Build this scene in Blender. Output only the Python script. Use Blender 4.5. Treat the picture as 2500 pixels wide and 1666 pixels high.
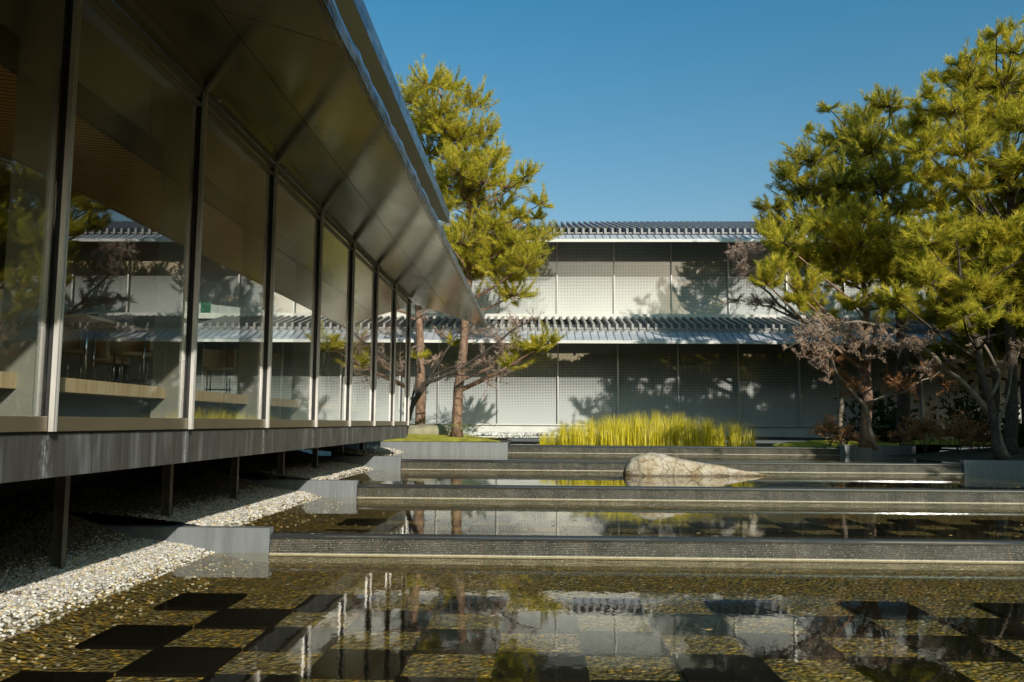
import bpy, math, random
import numpy as np
from mathutils import Vector, Matrix, noise
random.seed(7); rng = np.random.default_rng(7)
S = bpy.context.scene
for o in list(bpy.data.objects): bpy.data.objects.remove(o)
COL = S.collection

# ------------------------------------------------------------------ camera
F_PX, PITCH, ROLL, YAW = 2050.0, 0.0973, 0.0066, 0.0277
fw = Vector((-math.sin(YAW)*math.cos(PITCH), math.cos(YAW)*math.cos(PITCH), math.sin(PITCH)))
rt0 = Vector((math.cos(YAW), math.sin(YAW), 0)); up0 = rt0.cross(fw)
rt = rt0*math.cos(ROLL)+up0*math.sin(ROLL); up = up0*math.cos(ROLL)-rt0*math.sin(ROLL)
cd = bpy.data.cameras.new('camera'); cam = bpy.data.objects.new('camera', cd); COL.objects.link(cam)
cam.matrix_world = Matrix((rt, up, -fw)).transposed().to_4x4()
cd.sensor_width = 36; cd.lens = F_PX/2500*36; cd.clip_start = .05; cd.clip_end = 3000
S.camera = cam
def at(px, py, Y):
    "world point on the plane y = Y seen at a pixel of the 2353 px wide survey of the photo"
    px *= 1.0625; py *= 1.0625
    d = fw*F_PX + rt*(px-1250) - up*(py-833)
    return d*(Y/d.y)

# ------------------------------------------------------------------ light
SUN = Vector((1, -2.03, 1.017)).normalized()
w = bpy.data.worlds.new('World'); S.world = w; w.use_nodes = True
nt = w.node_tree; bgn = nt.nodes['Background']
sky = nt.nodes.new('ShaderNodeTexSky'); sky.sky_type = 'NISHITA'; sky.sun_disc = False
sky.sun_elevation = math.asin(SUN.z); sky.sun_rotation = math.atan2(SUN.x, SUN.y)
sky.air_density = 1.0; sky.dust_density = 1.8; sky.ozone_density = 1.6; sky.altitude = 50
hs = nt.nodes.new('ShaderNodeHueSaturation'); hs.inputs['Saturation'].default_value = 1.22; nt.links.new(sky.outputs[0], hs.inputs['Color'])
tn = nt.nodes.new('ShaderNodeMix'); tn.data_type = 'RGBA'; tn.blend_type = 'MULTIPLY'; tn.inputs[0].default_value = 1; tn.inputs[7].default_value = (.86, .96, .86, 1)
tc = nt.nodes.new('ShaderNodeTexCoord'); sx_ = nt.nodes.new('ShaderNodeSeparateXYZ'); nt.links.new(tc.outputs['Generated'], sx_.inputs[0])
cr = nt.nodes.new('ShaderNodeValToRGB'); nt.links.new(sx_.outputs[2], cr.inputs[0])      # hazy pale band low down, deeper blue higher up
for e, (p_, c_) in zip(cr.color_ramp.elements, ((.20, (.86, .82, .70, 1)), (.47, (.42, .86, .80, 1)))): e.position = p_; e.color = c_
nt.links.new(cr.outputs[0], tn.inputs[7])
nt.links.new(hs.outputs[0], tn.inputs[6]); nt.links.new(tn.outputs[2], bgn.inputs[0]); bgn.inputs[1].default_value = 0.14
sl = bpy.data.lights.new('sun', 'SUN'); sl.energy = 4.4; sl.angle = math.radians(.5); sl.color = (1, .93, .82)
so = bpy.data.objects.new('sun', sl); COL.objects.link(so); so.rotation_euler = SUN.to_track_quat('Z', 'Y').to_euler()
S.view_settings.view_transform = 'Standard'; S.view_settings.look = 'None'
S.view_settings.exposure = 0.25; S.view_settings.gamma = 1
S.cycles.max_bounces = 10; S.cycles.transparent_max_bounces = 16; S.cycles.glossy_bounces = 6
S.cycles.sample_clamp_indirect = 6; S.cycles.sample_clamp_direct = 30
S.cycles.caustics_reflective = False; S.cycles.caustics_refractive = False

# ------------------------------------------------------------------ materials
YM0_ = 7.144
class NB:
    def __init__(s, name):
        s.m = bpy.data.materials.new(name); s.m.use_nodes = True; s.t = s.m.node_tree
        s.t.nodes.clear(); s.out = s.n('ShaderNodeOutputMaterial')
    def n(s, typ, **k):
        x = s.t.nodes.new(typ)
        for a, b in k.items(): setattr(x, a, b)
        return x
    def l(s, a, b): s.t.links.new(a, b)
    def v(s, x, i, val):
        if hasattr(val, 'links') or isinstance(val, bpy.types.NodeSocket): s.l(val, x.inputs[i])
        else: x.inputs[i].default_value = val
    def math(s, op, a, b=None, c=None):
        x = s.n('ShaderNodeMath', operation=op); s.v(x, 0, a)
        if b is not None: s.v(x, 1, b)
        if c is not None: s.v(x, 2, c)
        return x.outputs[0]
    def pos(s): return s.n('ShaderNodeNewGeometry').outputs['Position']
    def xyz(s, p):
        x = s.n('ShaderNodeSeparateXYZ'); s.l(p, x.inputs[0]); return x.outputs
    def scale(s, p, sc):
        x = s.n('ShaderNodeMapping'); s.l(p, x.inputs[0]); x.inputs['Scale'].default_value = sc; return x.outputs[0]
    def noise(s, p, sc, det=4, rough=.55, col=False):
        x = s.n('ShaderNodeTexNoise'); s.l(p, x.inputs['Vector']); x.inputs['Scale'].default_value = sc
        x.inputs['Detail'].default_value = det; x.inputs['Roughness'].default_value = rough
        return x.outputs['Color' if col else 'Fac']
    def vor(s, p, sc, feat='F1'):
        x = s.n('ShaderNodeTexVoronoi', feature=feat); s.l(p, x.inputs['Vector']); x.inputs['Scale'].default_value = sc
        return x.outputs
    def ramp(s, f, stops, interp='LINEAR'):
        x = s.n('ShaderNodeValToRGB'); s.l(f, x.inputs[0]); cr = x.color_ramp; cr.interpolation = interp
        while len(cr.elements) < len(stops): cr.elements.new(.5)
        for e, (p, c) in zip(cr.elements, stops):
            e.position = p; e.color = (c if len(c) == 4 else (*c, 1)) if hasattr(c, '__len__') else (c, c, c, 1)
        return x.outputs[0]
    def mix(s, f, a, b, mode='MIX'):
        x = s.n('ShaderNodeMix', data_type='RGBA', blend_type=mode)
        s.v(x, 0, f)
        for i, q in ((6, a), (7, b)):
            if isinstance(q, bpy.types.NodeSocket): s.l(q, x.inputs[i])
            else: x.inputs[i].default_value = (*q, 1)
        return x.outputs[2]
    def bump(s, h, st=.3, dist=.02, nrm=None):
        x = s.n('ShaderNodeBump'); s.l(h, x.inputs['Height']); x.inputs['Strength'].default_value = st
        x.inputs['Distance'].default_value = dist
        if nrm: s.l(nrm, x.inputs['Normal'])
        return x.outputs[0]
    def pbr(s, col, rough=.6, metal=0, bump=None, **k):
        x = s.n('ShaderNodeBsdfPrincipled')
        if isinstance(col, bpy.types.NodeSocket): s.l(col, x.inputs['Base Color'])
        else: x.inputs['Base Color'].default_value = (*col, 1)
        s.v(x, 'Roughness', rough); s.v(x, 'Metallic', metal)
        if bump: s.l(bump, x.inputs['Normal'])
        for a, b in k.items(): s.v(x, a.replace('_', ' '), b)
        return x
    def done(s, sh): s.l(sh.outputs[0] if hasattr(sh, 'outputs') else sh, s.out.inputs[0]); return s.m

def mottled(name, c1, c2, sc=3, rough=.6, metal=0, bst=.2, bsc=30, bd=.01, **k):
    b = NB(name); p = b.pos(); n = b.noise(p, sc, 6)
    f = b.ramp(n, [(.3, 0), (.7, 1)])
    return b.done(b.pbr(b.mix(f, c1, c2), rough, metal, b.bump(b.noise(p, bsc, 3), bst, bd), **k))
M = {}
M['concrete'] = mottled('pale_concrete', (.50, .50, .47), (.62, .61, .57), 1.2, .8)
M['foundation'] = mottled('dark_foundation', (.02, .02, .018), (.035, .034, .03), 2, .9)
M['inner_grey'] = mottled('inner_grey_panel', (.16, .17, .18), (.2, .21, .22), 1, .6)
M['steel_light'] = mottled('mullion_aluminium', (.68, .66, .62), (.80, .78, .74), 2, .38, .55, .1)
M['steel_grey'] = mottled('grey_paint', (.30, .30, .26), (.36, .36, .32), 1, .5, 0, .1)
M['steel_mid'] = mottled('facade_mullion', (.42, .42, .40), (.5, .5, .47), 1, .4, .3, .1)
M['dark_gasket'] = mottled('dark_gasket', (.012, .012, .012), (.02, .02, .02), 4, .6)
M['bronze'] = mottled('bronze_sheet', (.15, .125, .075), (.19, .155, .095), 2, .42, .5, .1)
M['leg_steel'] = mottled('dark_leg_steel', (.06, .052, .035), (.09, .08, .055), 2, .5)
# zinc sheets
b = NB('zinc'); p = b.pos(); n = b.noise(p, 1.6, 5); M['zinc'] = b.done(b.pbr(b.ramp(n, [(.3, (.33, .36, .40)), (.7, (.46, .49, .53))]), .45, .05, b.bump(b.noise(p, 5, 2), .25, .03)))
b = NB('zinc_lip'); p = b.pos(); n = b.noise(b.scale(p, (3, .8, 3)), 3, 5)
M['zinc_lip'] = b.done(b.pbr(b.ramp(n, [(.38, (.06, .075, .10)), (.75, (.30, .35, .40))]), .3, .8, b.bump(b.noise(b.scale(p, (4, 1, 4)), 3, 3), .6, .05)))
M['rafter'] = mottled('rafter_grey_concrete', (.22, .22, .21), (.32, .31, .30), 3, .75)
M['rafter_dark'] = mottled('rafter_slate_grey', (.17, .18, .20), (.24, .25, .27), 3, .55)
M['tile_roof'] = mottled('roof_sheet', (.10, .11, .13), (.15, .16, .18), 3, .5)
# stained fascia beam
b = NB('stained_steel_beam'); p = b.pos()
st = b.noise(b.scale(p, (1, 7, .35)), 2.2, 6, .65); sp = b.noise(p, 2.0, 5)
drip = b.ramp(b.noise(b.scale(p, (1, 1, .12)), 4.2, 3), [(.56, 0), (.72, 1)])
c = b.mix(b.ramp(st, [(.35, 0), (.75, 1)]), (.060, .056, .050), (.125, .120, .112))
c = b.mix(b.math('MULTIPLY', drip, .6), c, (.30, .31, .32))
spk = b.ramp(b.vor(p, 9)['Distance'], [(.035, 1), (.06, 0)])
c = b.mix(b.math('MULTIPLY', spk, .6), c, (.45, .45, .42))
x = b.xyz(p); ph_ = b.math('ABSOLUTE', b.math('SUBTRACT', b.math('FRACT', b.math('DIVIDE', b.math('SUBTRACT', x[1], YM0_-1.458-29.16), 2.916)), .5))
near = b.ramp(ph_, [(.0, 1), (.035, 0)]); web = b.ramp(b.noise(b.scale(p, (1, 1, .5)), 26, 6, .75), [(.46, 0), (.60, 1)])
c = b.mix(b.math('MULTIPLY', b.math('MULTIPLY', near, web), .8), c, (.42, .43, .45))
M['beam'] = b.done(b.pbr(c, b.ramp(sp, [(.3, .38), (.7, .6)]), .35, b.bump(st, .08, .01)))
# soffit metal
b = NB('soffit_metal'); p = b.pos(); n = b.noise(p, .9, 4); g = b.noise(b.scale(p, (.6, 9, .6)), 6, 3)
M['soffit'] = b.done(b.pbr(b.ramp(n, [(.3, (.33, .28, .16)), (.7, (.40, .345, .205))]), b.ramp(n, [(.3, .13), (.7, .22)]), .92, b.bump(b.noise(b.scale(p, (1, .6, 1)), .8, 2), .35, .02, None)))
M['olive'] = mottled('upper_soffit_paint', (.42, .36, .15), (.48, .41, .18), 1, .6)
# timber
b = NB('timber_slats'); p = b.pos(); x = b.xyz(p); n = b.noise(b.scale(p, (1, 14, 1)), 3, 5)
wob = b.math('ADD', x[1], b.math('MULTIPLY', b.noise(b.scale(p, (1.5, .3, 1)), 2, 2), .05)); sl_ = b.math('PINGPONG', wob, .055); gap = b.ramp(b.math('DIVIDE', sl_, .055), [(.15, 0), (.45, 1)])
c = b.mix(b.ramp(n, [(.3, 0), (.7, 1)]), (.62, .33, .08), (.85, .50, .15)); c = b.mix(gap, (.10, .045, .012), c)
M['ceil_wood'] = b.done(b.pbr(c, .5, 0, b.bump(gap, .6, .02)))
b = NB('timber_endgrain'); p = b.pos(); x = b.xyz(p)
cell = b.math('FLOOR', b.math('DIVIDE', x[1], .035)); wn = b.n('ShaderNodeTexWhiteNoise', noise_dimensions='1D'); b.l(cell, wn.inputs['W'])
c = b.mix(wn.outputs['Value'], (.72, .50, .26), (.92, .74, .48)); c = b.mix(b.math('MULTIPLY', b.noise(b.scale(p, (1, 1, .3)), 60, 3), .35), c, (.42, .27, .12))
M['floor_wood'] = b.done(b.pbr(c, .55))
b = NB('chair_wood'); p = b.pos(); c = b.ramp(b.noise(b.scale(p, (6, 6, 1)), 5, 4), [(.3, (.66, .48, .26)), (.7, (.82, .64, .40))]); M['chair_wood'] = b.done(b.pbr(c, .4))
M['chrome'] = mottled('chrome', (.6, .62, .63), (.7, .72, .73), 4, .18, 1, 0)
M['floor_in'] = mottled('inner_floor', (.09, .065, .04), (.13, .09, .055), 2, .5)
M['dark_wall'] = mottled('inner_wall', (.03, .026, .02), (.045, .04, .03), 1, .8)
M['white_col'] = mottled('white_column', (.55, .55, .52), (.62, .62, .58), 1, .6)
b = NB('exit_green'); M['exit'] = b.done(b.pbr((.02, .35, .12), .4, 0, None, Emission_Color=(.02, .5, .18, 1), Emission_Strength=.25))
M['white_plastic'] = mottled('white_plastic', (.7, .7, .68), (.75, .75, .73), 1, .5)
# clear glass (thin sheet)
def sheet(name, ior, tint, bumpn=None, boost=1.0, gl=(1, 1, 1)):
    b = NB(name); geo = b.n('ShaderNodeNewGeometry')          # same reflectance from both sides of the thin sheet
    dp = b.n('ShaderNodeVectorMath', operation='DOT_PRODUCT'); b.l(geo.outputs['Incoming'], dp.inputs[0]); b.l(geo.outputs['Normal'], dp.inputs[1])
    om = b.math('SUBTRACT', 1.0, b.math('ABSOLUTE', dp.outputs['Value'])); f0 = ((ior-1)/(ior+1))**2
    frs = b.math('ADD', f0, b.math('MULTIPLY', b.math('POWER', om, 5.0), 1-f0))
    tr = b.n('ShaderNodeBsdfTransparent'); tr.inputs[0].default_value = (*tint, 1)
    g = b.n('ShaderNodeBsdfGlossy'); g.inputs['Roughness'].default_value = 0; g.inputs[0].default_value = (*gl, 1)
    if bumpn:
        h = bumpn(b); b.l(h, g.inputs['Normal']); b.l(h, dp.inputs[1])
    f = b.math('MINIMUM', b.math('MULTIPLY', frs, boost), 1.0)
    mx = b.n('ShaderNodeMixShader'); b.l(f, mx.inputs[0]); b.l(tr.outputs[0], mx.inputs[1]); b.l(g.outputs[0], mx.inputs[2])
    return b.done(mx)
M['glass'] = sheet('window_glass', 1.5, (.95, .96, .94), lambda b: b.bump(b.noise(b.scale(b.pos(), (1, .5, .35)), 1.0, 1), .04, .02), 2.0)
def ripples(b):
    p = b.scale(b.pos(), (1.0, .55, 1)); return b.bump(b.noise(p, 4.0, 2, .5), .032, .03, b.bump(b.noise(p, 17, 2), .03, .01))
M['water'] = sheet('pond_water', 1.333, (.93, .88, .72), ripples, 1.0)
# frit panes
def frit(name, z0, z1, lo):
    b = NB(name); x = b.xyz(b.pos()); P_ = .076
    fx = b.math('FRACT', b.math('DIVIDE', b.math('ADD', x[0], 100.0), P_)); fz = b.math('FRACT', b.math('DIVIDE', b.math('ADD', x[2], 100.0), P_))
    dx = b.math('ABSOLUTE', b.math('SUBTRACT', fx, .5)); dz = b.math('ABSOLUTE', b.math('SUBTRACT', fz, .5))
    m = b.math('MAXIMUM', dx, dz)
    mr = b.n('ShaderNodeMapRange'); b.l(x[2], mr.inputs[0]); mr.inputs[1].default_value = z0; mr.inputs[2].default_value = z1
    mr.inputs[3].default_value = lo; mr.inputs[4].default_value = .40
    hole = b.math('LESS_THAN', m, mr.outputs[0])
    n = b.noise(b.pos(), .35, 2)
    base = b.mix(n, (.40, .425, .42), (.50, .52, .51))
    c = b.mix(hole, base, (.06, .065, .06))
    return b.done(b.pbr(c, .8, 0, None, Coat_Weight=1.0, Coat_Roughness=.0, Coat_IOR=2.1))
M['frit_low'] = frit('fritted_glass_lower', .0, 2.0, .0)
M['frit_up'] = frit('fritted_glass_upper', 5.4, 7.4, .10)
# wet stone
b = NB('honed_grey_granite'); p = b.pos(); n = b.noise(b.scale(p, (3, 3, .35)), 2.6, 6, .7); g = b.noise(p, 140, 2)
c = b.mix(b.ramp(n, [(.35, 0), (.68, 1)]), (.105, .118, .125), (.175, .19, .20)); c = b.mix(b.ramp(g, [(.4, 0), (.65, .35)]), c, (.30, .31, .31))
c = b.mix(b.ramp(b.noise(b.scale(p, (9, 9, .5)), 2, 4), [(.62, 0), (.70, .5)]), c, (.30, .29, .26)); M['block'] = b.done(b.pbr(c, .5, 0, b.bump(g, .15, .004)))
b = NB('wet_ribbed_stone'); p = b.pos(); n = b.noise(p, 60, 4, .7); m_ = b.noise(b.scale(p, (1, 1, .3)), 3, 5)
c = b.mix(b.ramp(m_, [(.35, 0), (.7, 1)]), (.075, .07, .05), (.17, .155, .12))
x = b.xyz(p); jx = b.math('ADD', b.math('DIVIDE', x[0], 1.52), b.math('MULTIPLY', b.noise(p, 5, 3), .012)); jl = b.ramp(b.math('ABSOLUTE', b.math('SUBTRACT', b.math('FRACT', jx), .5)), [(.0, 1), (.009, 0)])
c = b.mix(b.math('MULTIPLY', jl, .55), c, (.34, .22, .13)); c = b.mix(b.ramp(b.noise(b.scale(p, (1, 1, 0)), 1.3, 4), [(.45, 0), (.7, .45)]), c, (.06, .065, .03))
spk = b.ramp(b.vor(b.scale(p, (1, 1, 1)), 42)['Distance'], [(.22, 1), (.34, 0)]); sel = b.ramp(b.noise(p, 30, 2), [(.47, 0), (.53, 1)])  # pale dots paint sun sparkle onto the wet ribs
c = b.mix(b.math('MULTIPLY', b.math('MULTIPLY', spk, sel), .8), c, (.62, .60, .54))
M['rib'] = b.done(b.pbr(c, .14, 0, b.bump(n, .9, .012), Specular_IOR_Level=1.0))
b = NB('wet_cap_stone'); p = b.pos(); M['cap'] = b.done(b.pbr((.03, .032, .034), .07, 0, b.bump(b.noise(b.scale(p, (1, 1, 1)), 10, 3), .10, .01), Specular_IOR_Level=.8))
M['lime'] = mottled('lime_line', (.42, .38, .29), (.6, .56, .46), 12, .4)
M['black_tile'] = mottled('polished_black_slab', (.004, .004, .004), (.008, .007, .006), 3, .6, Specular_IOR_Level=.05)
def pebbles(name, sc, cols, rough=.6, bst=1.0):
    b = NB(name); p = b.pos(); wp = b.n('ShaderNodeVectorMath', operation='ADD'); b.l(p, wp.inputs[0])
    ns = b.n('ShaderNodeVectorMath', operation='SCALE'); b.l(b.noise(p, 9, 2, .5, True), ns.inputs[0]); ns.inputs['Scale'].default_value = .05; b.l(ns.outputs[0], wp.inputs[1])
    v = b.vor(wp.outputs[0], sc); hs = b.n('ShaderNodeSeparateColor'); b.l(v['Color'], hs.inputs[0])
    c = b.ramp(hs.outputs[0], cols, 'CONSTANT'); gr = b.ramp(v['Distance'], [(.48, 1), (.78, .15)])
    c = b.mix(gr, (.012, .010, .006), c); c = b.mix(b.math('MULTIPLY', b.noise(p, 1.1, 4), .35), c, (.12, .085, .025))
    inv = b.math('SUBTRACT', 1.0, v['Distance'])
    return b.done(b.pbr(c, rough, 0, b.bump(inv, bst, .03), Specular_IOR_Level=.15))
M['bed'] = pebbles('pond_pebbles', 19, [(0, (.14, .115, .06)), (.2, (.24, .18, .065)), (.35, (.17, .155, .10)), (.5, (.40, .27, .07)), (.6, (.21, .18, .10)), (.72, (.52, .35, .08)), (.80, (.28, .26, .18)), (.92, (.27, .22, .11)), (.97, (.58, .52, .38))])
M['bed_shade'] = pebbles('shade_toned_brown_ground', 22, [(0, (.07, .06, .04)), (.3, (.13, .10, .05)), (.5, (.05, .05, .04)), (.7, (.18, .13, .06)), (.9, (.14, .13, .11))], .9)  # brown ground, darkened in its colour to deepen the pavilion's shade
M['gravel_base'] = pebbles('gravel_bed', 26, [(0, (.20, .19, .16)), (.2, (.34, .32, .27)), (.4, (.26, .25, .23)), (.6, (.44, .38, .26)), (.8, (.50, .49, .45))], .85)
def stone(name, cols):
    b = NB(name); oi = b.n('ShaderNodeNewGeometry').outputs['Random Per Island']
    c = b.ramp(oi, cols, 'CONSTANT'); return b.done(b.pbr(c, .8, 0, b.bump(b.noise(b.pos(), 90, 3), .4, .003)))
M['gravel_stone'] = stone('gravel_stones', [(0, (.44, .42, .37)), (.25, (.30, .29, .26)), (.4, (.55, .53, .48)), (.56, (.52, .41, .23)), (.68, (.38, .36, .32)), (.82, (.66, .63, .57)), (.94, (.24, .20, .15))])
M['cobble'] = stone('pale_cobbles', [(0, (.52, .52, .48)), (.4, (.62, .62, .58)), (.7, (.42, .43, .40))])
M['soil'] = mottled('garden_soil', (.03, .025, .012), (.06, .05, .025), 3, .95, 0, .8, 20, .05)
M['ground'] = mottled('ground', (.10, .09, .07), (.15, .14, .11), .3, .95)
b = NB('moss'); p = b.pos(); M['moss'] = b.done(b.pbr(b.ramp(b.noise(p, 2.5, 5), [(.3, (.20, .18, .015)), (.5, (.36, .34, .02)), (.7, (.48, .44, .04))]), .95, 0, b.bump(b.noise(p, 30, 4), 1, .04)))
b = NB('rock'); p = b.pos(); c = b.ramp(b.noise(p, 1.7, 6, .6), [(.35, (.30, .21, .11)), (.48, (.46, .39, .28)), (.62, (.58, .53, .44)), (.75, (.52, .46, .36))])
stn = b.ramp(b.noise(b.scale(p, (1, 1, 1.6)), 4.2, 6, .7), [(.52, 0), (.68, 1)]); c = b.mix(b.math('MULTIPLY', stn, .8), c, (.24, .15, .06))
crk = b.vor(b.mix(.35, p, b.noise(p, 2.2, 4, .6, True)), 3.2, 'DISTANCE_TO_EDGE')['Distance']
c = b.mix(b.ramp(crk, [(.0, .75), (.035, 0)]), c, (.09, .06, .03)); zz = b.xyz(p)
wet = b.ramp(b.math('ADD', b.math('MULTIPLY', b.math('SUBTRACT', zz[2], -1.35), 4.0), b.math('MULTIPLY', b.noise(p, 8, 3), .25)), [(.22, 1), (.36, 0)])
c = b.mix(b.math('MULTIPLY', wet, .75), c, (.10, .075, .045))
M['rock'] = b.done(b.pbr(c, .85, 0, b.bump(b.noise(p, 6, 10, .7), 1.0, .10, b.bump(crk, .6, .05))))
b = NB('mossy_boulder'); p = b.pos(); M['boulder'] = b.done(b.pbr(b.ramp(b.noise(p, 1.3, 6), [(.35, (.17, .16, .09)), (.65, (.36, .33, .22))]), .9, 0, b.bump(b.noise(p, 7, 6), .8, .06)))
def bark(name, c1, c2, c3):
    b = NB(name); p = b.pos(); v = b.vor(b.scale(p, (1, 1, .38)), 11, 'DISTANCE_TO_EDGE')['Distance']
    n = b.noise(b.scale(p, (1, 1, .5)), 6, 5); c = b.mix(b.ramp(n, [(.35, 0), (.65, 1)]), c1, c2); c = b.mix(b.ramp(v, [(.0, 1), (.07, 0)]), c, c3)
    return b.done(b.pbr(c, .9, 0, b.bump(v, .8, .03)))
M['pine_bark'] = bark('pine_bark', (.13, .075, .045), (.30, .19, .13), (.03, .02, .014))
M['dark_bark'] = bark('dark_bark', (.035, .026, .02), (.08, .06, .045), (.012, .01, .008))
M['grey_bark'] = mottled('smooth_grey_bark', (.09, .07, .05), (.24, .20, .15), 6, .8)
def leafy(name, cols, trans=.35, sc=1.9):
    b = NB(name); rnd = b.n('ShaderNodeNewGeometry').outputs['Random Per Island']; n = b.noise(b.pos(), sc, 3)
    f = b.math('ADD', b.math('MULTIPLY', rnd, .5), b.math('SUBTRACT', b.math('MULTIPLY', n, .9), .2)); c = b.ramp(f, cols)
    d = b.n('ShaderNodeBsdfDiffuse'); b.l(c, d.inputs[0]); t = b.n('ShaderNodeBsdfTranslucent'); b.l(c, t.inputs[0])
    mx = b.n('ShaderNodeMixShader'); mx.inputs[0].default_value = trans; b.l(d.outputs[0], mx.inputs[1]); b.l(t.outputs[0], mx.inputs[2])
    return b.done(mx)
M['needle'] = leafy('pine_needles', [(.15, (.07, .12, .02)), (.40, (.38, .37, .035)), (.60, (.66, .57, .06)), (.85, (.88, .74, .14))], .5)
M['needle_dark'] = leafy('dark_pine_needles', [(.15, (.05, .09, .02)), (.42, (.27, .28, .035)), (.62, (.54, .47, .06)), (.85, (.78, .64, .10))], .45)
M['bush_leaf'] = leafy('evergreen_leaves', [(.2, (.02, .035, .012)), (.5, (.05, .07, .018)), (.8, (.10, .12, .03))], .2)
M['reed'] = leafy('yellow_reeds', [(.1, (.16, .17, .02)), (.35, (.45, .38, .02)), (.6, (.66, .56, .03)), (.85, (.74, .66, .22)), (.95, (.35, .24, .08))], .3)
M['twig'] = leafy('bare_twigs', [(.2, (.17, .11, .08)), (.5, (.42, .31, .25)), (.8, (.62, .48, .38))], .05)
M['twig_brown'] = leafy('brown_twigs', [(.2, (.12, .06, .03)), (.5, (.36, .18, .08)), (.8, (.55, .30, .14))], .1)
M['seed'] = leafy('dry_seed_heads', [(.2, (.22, .14, .07)), (.5, (.40, .27, .13)), (.8, (.55, .40, .20))], .1)
M['fern'] = leafy('fern', [(.2, (.07, .12, .015)), (.5, (.20, .28, .03)), (.8, (.35, .42, .06))])
M['litter'] = leafy('dead_leaf_litter', [(.2, (.16, .09, .04)), (.5, (.32, .20, .09)), (.8, (.5, .34, .14))], .1)
M['leaf_yellow'] = leafy('fallen_leaves', [(.2, (.45, .25, .05)), (.5, (.6, .42, .06)), (.8, (.7, .55, .1))], .1)

# ------------------------------------------------------------------ builders
class MB:
    def __init__(s): s.v = []; s.f = []; s.n = 0
    def add(s, v, f):
        v = np.asarray(v, float).reshape(-1, 3); s.v.append(v)
        for q in f: s.f.append(tuple(int(i)+s.n for i in q))
        s.n += len(v); return s
    def box(s, x0, x1, y0, y1, z0, z1):
        v = [(x, y, z) for z in (z0, z1) for y in (y0, y1) for x in (x0, x1)]
        return s.add(v, [(0, 2, 3, 1), (4, 5, 7, 6), (0, 1, 5, 4), (2, 6, 7, 3), (0, 4, 6, 2), (1, 3, 7, 5)])
    def prism(s, prof, axis, a, b):
        "closed profile (2-D, other two axes in order) extruded along axis from a to b"
        n = len(prof); v = []
        for t in (a, b):
            for (p, q) in prof: v.append({'x': (t, p, q), 'y': (p, t, q), 'z': (p, q, t)}[axis])
        f = [(i, (i+1) % n, n+(i+1) % n, n+i) for i in range(n)] + [tuple(range(n-1, -1, -1)), tuple(range(n, 2*n))]
        return s.add(v, f)
    def tube(s, pts, rad, k=6, cap=True):
        pts = [Vector(p) for p in pts]; R = rad if hasattr(rad, '__len__') else [rad]*len(pts); v = []
        for i, p in enumerate(pts):
            d = (pts[min(i+1, len(pts)-1)]-pts[max(i-1, 0)]).normalized()
            a = d.cross(Vector((.13, .97, .2))).normalized(); c = d.cross(a)
            for j in range(k):
                t = 2*math.pi*j/k; v.append(p+(a*math.cos(t)+c*math.sin(t))*R[i])
        f = [(i*k+j, i*k+(j+1) % k, (i+1)*k+(j+1) % k, (i+1)*k+j) for i in range(len(pts)-1) for j in range(k)]
        if cap: f += [tuple(range(k-1, -1, -1)), tuple((len(pts)-1)*k+j for j in range(k))]
        return s.add([tuple(q) for q in v], f)
    def build(s, name, mat, parent=None, smooth=False, org=None, bevel=0):
        v = np.concatenate(s.v) if s.v else np.zeros((0, 3))
        return raw(name, v, s.f, mat, parent, smooth, org, bevel)
def wloc(o): return Vector(o.get('_o', (0, 0, 0)))
def raw(name, v, f, mat, parent=None, smooth=False, org=None, bevel=0):
    me = bpy.data.meshes.new(name)
    if parent is not None: o0 = np.array(parent['_o'])
    elif org is not None: o0 = np.array(org, float)
    else: o0 = np.array([v[:, 0].mean(), v[:, 1].mean(), v[:, 2].min()]) if len(v) else np.zeros(3)
    v = v-o0
    if isinstance(f, np.ndarray):
        k = f.shape[1]; me.vertices.add(len(v)); me.vertices.foreach_set('co', v.ravel()); me.loops.add(f.size)
        me.loops.foreach_set('vertex_index', f.ravel().astype(np.int32)); me.polygons.add(len(f))
        me.polygons.foreach_set('loop_start', np.arange(0, f.size, k, dtype=np.int32)); me.polygons.foreach_set('loop_total', np.full(len(f), k, np.int32))
        me.update(calc_edges=True)
    else: me.from_pydata([tuple(q) for q in v], [], f); me.update()
    if smooth: me.polygons.foreach_set('use_smooth', [True]*len(me.polygons))
    me.materials.append(mat); o = bpy.data.objects.new(name, me); COL.objects.link(o)
    if parent is not None: o.parent = parent; o['_o'] = list(parent['_o'])
    else: o.location = o0; o['_o'] = [float(t) for t in o0]
    if bevel:
        m = o.modifiers.new('bevel', 'BEVEL'); m.width = bevel; m.segments = 2; m.limit_method = 'ANGLE'
    return o
def tag(o, label=None, cat=None, group=None, kind=None):
    for k, x in (('label', label), ('category', cat), ('group', group), ('kind', kind)):
        if x: o[k] = x
    return o
def thing(name, loc, label, cat, group=None):
    o = bpy.data.objects.new(name, None); o.empty_display_size = .3; COL.objects.link(o); o.location = loc; o['_o'] = [float(t) for t in loc]
    return tag(o, label, cat, group)
def copy_thing(o, loc, label=None, rz=0):
    r = o.copy(); COL.objects.link(r); r.location = loc; r.rotation_euler = (0, 0, rz)
    if label: r['label'] = label
    for ch in o.children:
        c = ch.copy(); COL.objects.link(c); c.parent = r
        for g in ch.children: d = g.copy(); COL.objects.link(d); d.parent = c
    return r
def struct(o): o['kind'] = 'structure'; return o

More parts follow.
